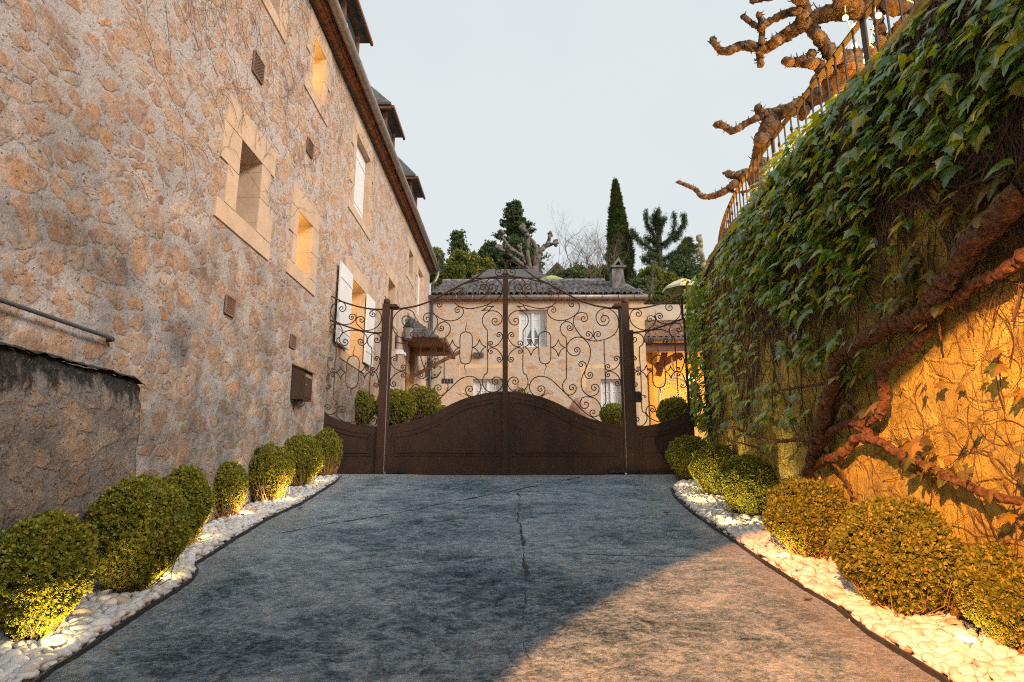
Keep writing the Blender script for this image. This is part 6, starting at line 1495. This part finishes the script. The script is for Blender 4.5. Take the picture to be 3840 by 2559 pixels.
# ================================================================== BOX BALLS
def boxball(label, base, top_py, w_px, seed, n=5200, twigs=.0, size=.030, ground=True, Y=None, grp='clipped box balls along the pebble beds', xpx=None):
    if Y is None: p = onG(*base); z = p.z
    else: p = onY(base[0], base[1], Y); z = 0.0
    q_ = RC.transposed() @ Vector((p.x, p.y, p.z)); m_ = -q_.z / FPX; r = w_px * m_ / 2 / math.sqrt(1 + .6 * (q_.x / q_.z) ** 2) * .98
    t_ = onY(base[0], top_py, p.y); H = max(t_.z - z, r * 1.2)
    if Y is not None: H = t_.z - z
    rng = np.random.default_rng(seed); rg_ = random.Random(seed)
    e_ = empty('box_ball', (p.x, p.y, z), label, 'bush', grp)
    if Y is None:
        cz = z + .05 + (H - .05) / 2; rz_ = (H - .02) / 2
    else: rz_ = r; cz = t_.z - r
    d = rng.normal(size=(n, 3)); d /= np.linalg.norm(d, axis=1)[:, None]
    lmp = np.array([mnoise(Vector(q) * 2.4 + Vector((seed, 0, 0))) * .9 + mnoise(Vector(q) * 7 + Vector((seed, 3, 0))) * .55 for q in d])
    rad = (.80 + .20 * rng.random(n) ** .5) * (1 + .15 * lmp) + (rng.random(n) < .10) * rng.random(n) * .09
    keep = np.ones(n, bool)
    if twigs: keep = rng.random(n) > .85 * twigs * np.clip(.45 - d[:, 2] * 1.3 + (d[:, 0] * (1 if p.x < 0 else -1)) * .35, 0, 1)
    low = 1 - .38 * np.clip((-.15 - d[:, 2]) / .85, 0, 1)
    pos = d * rad[:, None] * np.array((r, r, rz_)) * np.stack([low, low, np.ones(n)], 1) + np.array((p.x, p.y, cz))
    out = d * 1.2 + rng.normal(size=(n, 3)) * .5 + np.array((0, 0, .45)); sz_ = size * (.5 + 1.0 * rng.random(n) ** 1.5)
    ok = keep & (pos[:, 2] > z + .03)
    v, f = scatter(*SPRIG, pos[ok], frames(out[ok], rng), sz_[ok]); fo = fastmesh('foliage', v, f, M_BOX, e_)
    # inner leaves fill the heart of the bush
    m2 = n // 3; d2 = rng.normal(size=(m2, 3)); d2 /= np.linalg.norm(d2, axis=1)[:, None]
    pos2 = d2 * (.25 + .5 * rng.random(m2))[:, None] * np.array((r, r, rz_)) + np.array((p.x, p.y, cz))
    if True:
        m2 = int(m2 * (1 - .7 * twigs)); pos2 = pos2[:m2]; d2 = d2[:m2]
        v, f = scatter(*SPRIG, pos2, frames(d2 + rng.normal(size=d2.shape), rng), np.full(m2, size * 1.7)); fastmesh('inner_foliage', v, f, M_BOX, e_)
    mb = MB(); nt2 = int(60 + 170 * twigs)
    for i in range(nt2):
        dd = Vector(d[i % n]); 
        if dd.z < -.55: dd.z = -.5
        tip = Vector((p.x, p.y, cz)) + Vector((dd.x * r, dd.y * r, dd.z * rz_)) * rg_.uniform(.88, 1.03); b0 = Vector((p.x + rg_.gauss(0, .03), p.y + rg_.gauss(0, .03), z - .02))
        mid_ = b0.lerp(tip, .5) + Vector((dd.x, dd.y, 0)) * r * rg_.uniform(.0, .3) + Vector((rg_.gauss(0, .03), rg_.gauss(0, .03), 0)); mb.tube([b0, b0.lerp(mid_, .5) + Vector((dd.x, dd.y, 0)) * r * .08, mid_, tip], [.006, .0045, .003, .0015], 3, caps=False)
    if Y is not None: mb.tube([(p.x, p.y, 0), (p.x, p.y, cz)], .04, 6)
    mb.build('stems', M_TWIG if twigs else M_BARKD, e_); return p, r
LB = [("big box ball at the near left edge, half cut by the frame", (120,2425), 1942, 395, 0), ("tallest rounded box ball, second from the near left edge", (485,2240), 1803, 385, 0),
 ("box ball tucked behind the tallest one on the house side", (668,2075), 1757, 215, .25), ("small thin box ball with bare brown lower twigs", (828,1955), 1738, 185, .95),
 ("dense box ball with twiggy sides in front of the black stake", (1000,1893), 1676, 190, .75), ("box ball leaning over the pebbles, second from the gate on the house side", (1120,1838), 1637, 165, .5), ("last box ball by the left gate panel with bare golden twigs", (1218,1795), 1614, 118, .95)]
for i, (lab, b_, t_, w_, tw) in enumerate(LB): boxball(lab, b_, t_, w_, 200 + i, n=(11000 if i < 2 else 6000), twigs=tw, size=.022 if i < 2 else .021)
RB = [("first box ball by the right gate panel on the creeper side", (2590,1808), 1640, 165, 0), ("box ball just in front of the one touching the right gate panel", (2690,1870), 1672, 180, 0),
 ("middle box ball of the creeper side below the dark stems", (2812,1950), 1712, 225, 0), ("loose box ball between the middle one and the largest", (3040,2110), 1800, 320, .2),
 ("largest box ball on the creeper side", (3390,2320), 1882, 470, .15), ("box ball cut by the right edge of the picture", (3830,2460), 2045, 400, .1)]
for i, (lab, b_, t_, w_, tw) in enumerate(RB): boxball(lab, b_, t_, w_, 220 + i, n=(13000 if i > 3 else 7500), twigs=tw, size=.024 if i > 3 else .022)
CB = [("round box ball behind the left side panel of the gate", (1333,1530), 1462, 156, 12.2), ("box ball right behind the left gate post", (1440,1530), 1470, 120, 14.5), ("round box ball behind the left leaf next to the post", (1482,1530), 1462, 150, 12.4), ("box ball further back behind the left leaf", (1578,1520), 1452, 148, 13.6),
      ("small box ball behind the right leaf in front of the lace window", (2302,1560), 1513, 105, 17.5), ("round box ball behind the right side gate", (2530,1560), 1492, 130, 14.0), ("low box bush at the foot of the farmhouse behind the left leaf", (1655,1560), 1522, 62, 18.5)]
for i, (lab, b_, t_, w_, Y) in enumerate(CB): boxball(lab, b_, t_, w_, 240 + i, n=4200, size=.034, Y=Y, grp='clipped box balls in the courtyard')
BALLS = []
for o in bpy.data.objects:
    if o.get('group') == 'clipped box balls along the pebble beds': BALLS.append((o.location.copy(), .35))
# ---- ground lights among the pebbles
GL = [(182,2462,'left'), (598,2205,'left'), (745,2045,'left'), (905,1950,'left'), (1068,1897,'left'), (1195,1822,'left'), (2572,1838,'r'), (2632,1905,'r'), (2742,1990,'r'), (2952,2120,'r'), (3285,2295,'r'), (3660,2452,'r')]
LAB = ["glowing ground light under the near left box ball", "glowing ground light beside the tallest box ball", "ground light among pebbles just past the stepped edging", "ground light by the thin twiggy box ball", "ground light near the edging below the black stake", "ground light nearest the gate on the house side",
       "ground light nearest the gate on the creeper side", "second ground light from the gate on the creeper side", "ground light before the middle box ball on the creeper side", "ground light before the loose box ball on the creeper side", "ground light at the foot of the largest box ball", "ground light near the right edge of the picture"]
for (px, py, sd_), lab in zip(GL, LAB):
    p = onG(px, py); x = p.x + (.035 if sd_ == 'left' else -.035); z = GZ(p.y) + .055
    e_ = empty('ground_light', (x, p.y, z), lab, 'ground light', 'small lights set in the pebble beds')
    MB().lathe([(.035,-.05), (.040,-.01), (.042,.006), (.034,.010), (.033,.004)], (x, p.y, z), 16).build('ring', M_ZINC, e_, True)
    MB().lathe([(.033,.004), (.02,.007), (0,.008)], (x, p.y, z), 16).build('lens', M_LENS, e_, True)
    point_light('ground_light_glow', (x, p.y, z + .05), .8, (1, .66, .22), .03)
    near = min(BALLS, key=lambda q: (q[0].x - x) ** 2 + (q[0].y - p.y) ** 2); tgt = Vector((near[0].x, near[0].y, GZ(near[0].y) + near[1] * .75))
    l = bpy.data.lights.new('ground_light_beam', 'SPOT'); l.energy = 30; l.color = (1, .68, .28); l.spot_size = R(125); l.spot_blend = .6; l.shadow_soft_size = .025
    lo = bpy.data.objects.new('ground_light_beam', l); COL.objects.link(lo); lo.location = (x, p.y, z + .03); lo.rotation_euler = (lo.location - tgt).to_track_quat('Z', 'Y').to_euler()

# dry leaves lying about
for (px, py, lab) in ((1125, 1912, 'small dry leaf on the drive near the twiggy box balls'), (3032, 2258, 'small dry leaf on the drive beside the right edging'), (2872, 2012, 'dark brown curled leaf on the pebbles before the middle box ball'), (3560, 2390, 'large brown curled leaf on the pebbles at the lower right'), (2500, 1930, 'thin dry twig-like leaf on the drive by the first right ground light')):
    p = onG(px, py); sz_ = .045 if 'large' in lab else .028; up = .05 if 'pebbles' in lab else .012
    v = [(p.x + sz_ * x, p.y + sz_ * y, p.z + up + sz_ * z) for x, y, z in ((-1.4,0,.3), (-.5,.6,.5), (.5,.7,.2), (1.4,.1,.5), (.6,-.6,.6), (-.4,-.7,.3), (0,0,-.1))]
    o = MB().add(v, [(i, (i + 1) % 6, 6) for i in range(6)]).build('fallen_leaf', simple('dry_leaf', (.16,.07,.03), .8, .4, 30, .3, .002)); tag(o, lab, 'leaf')
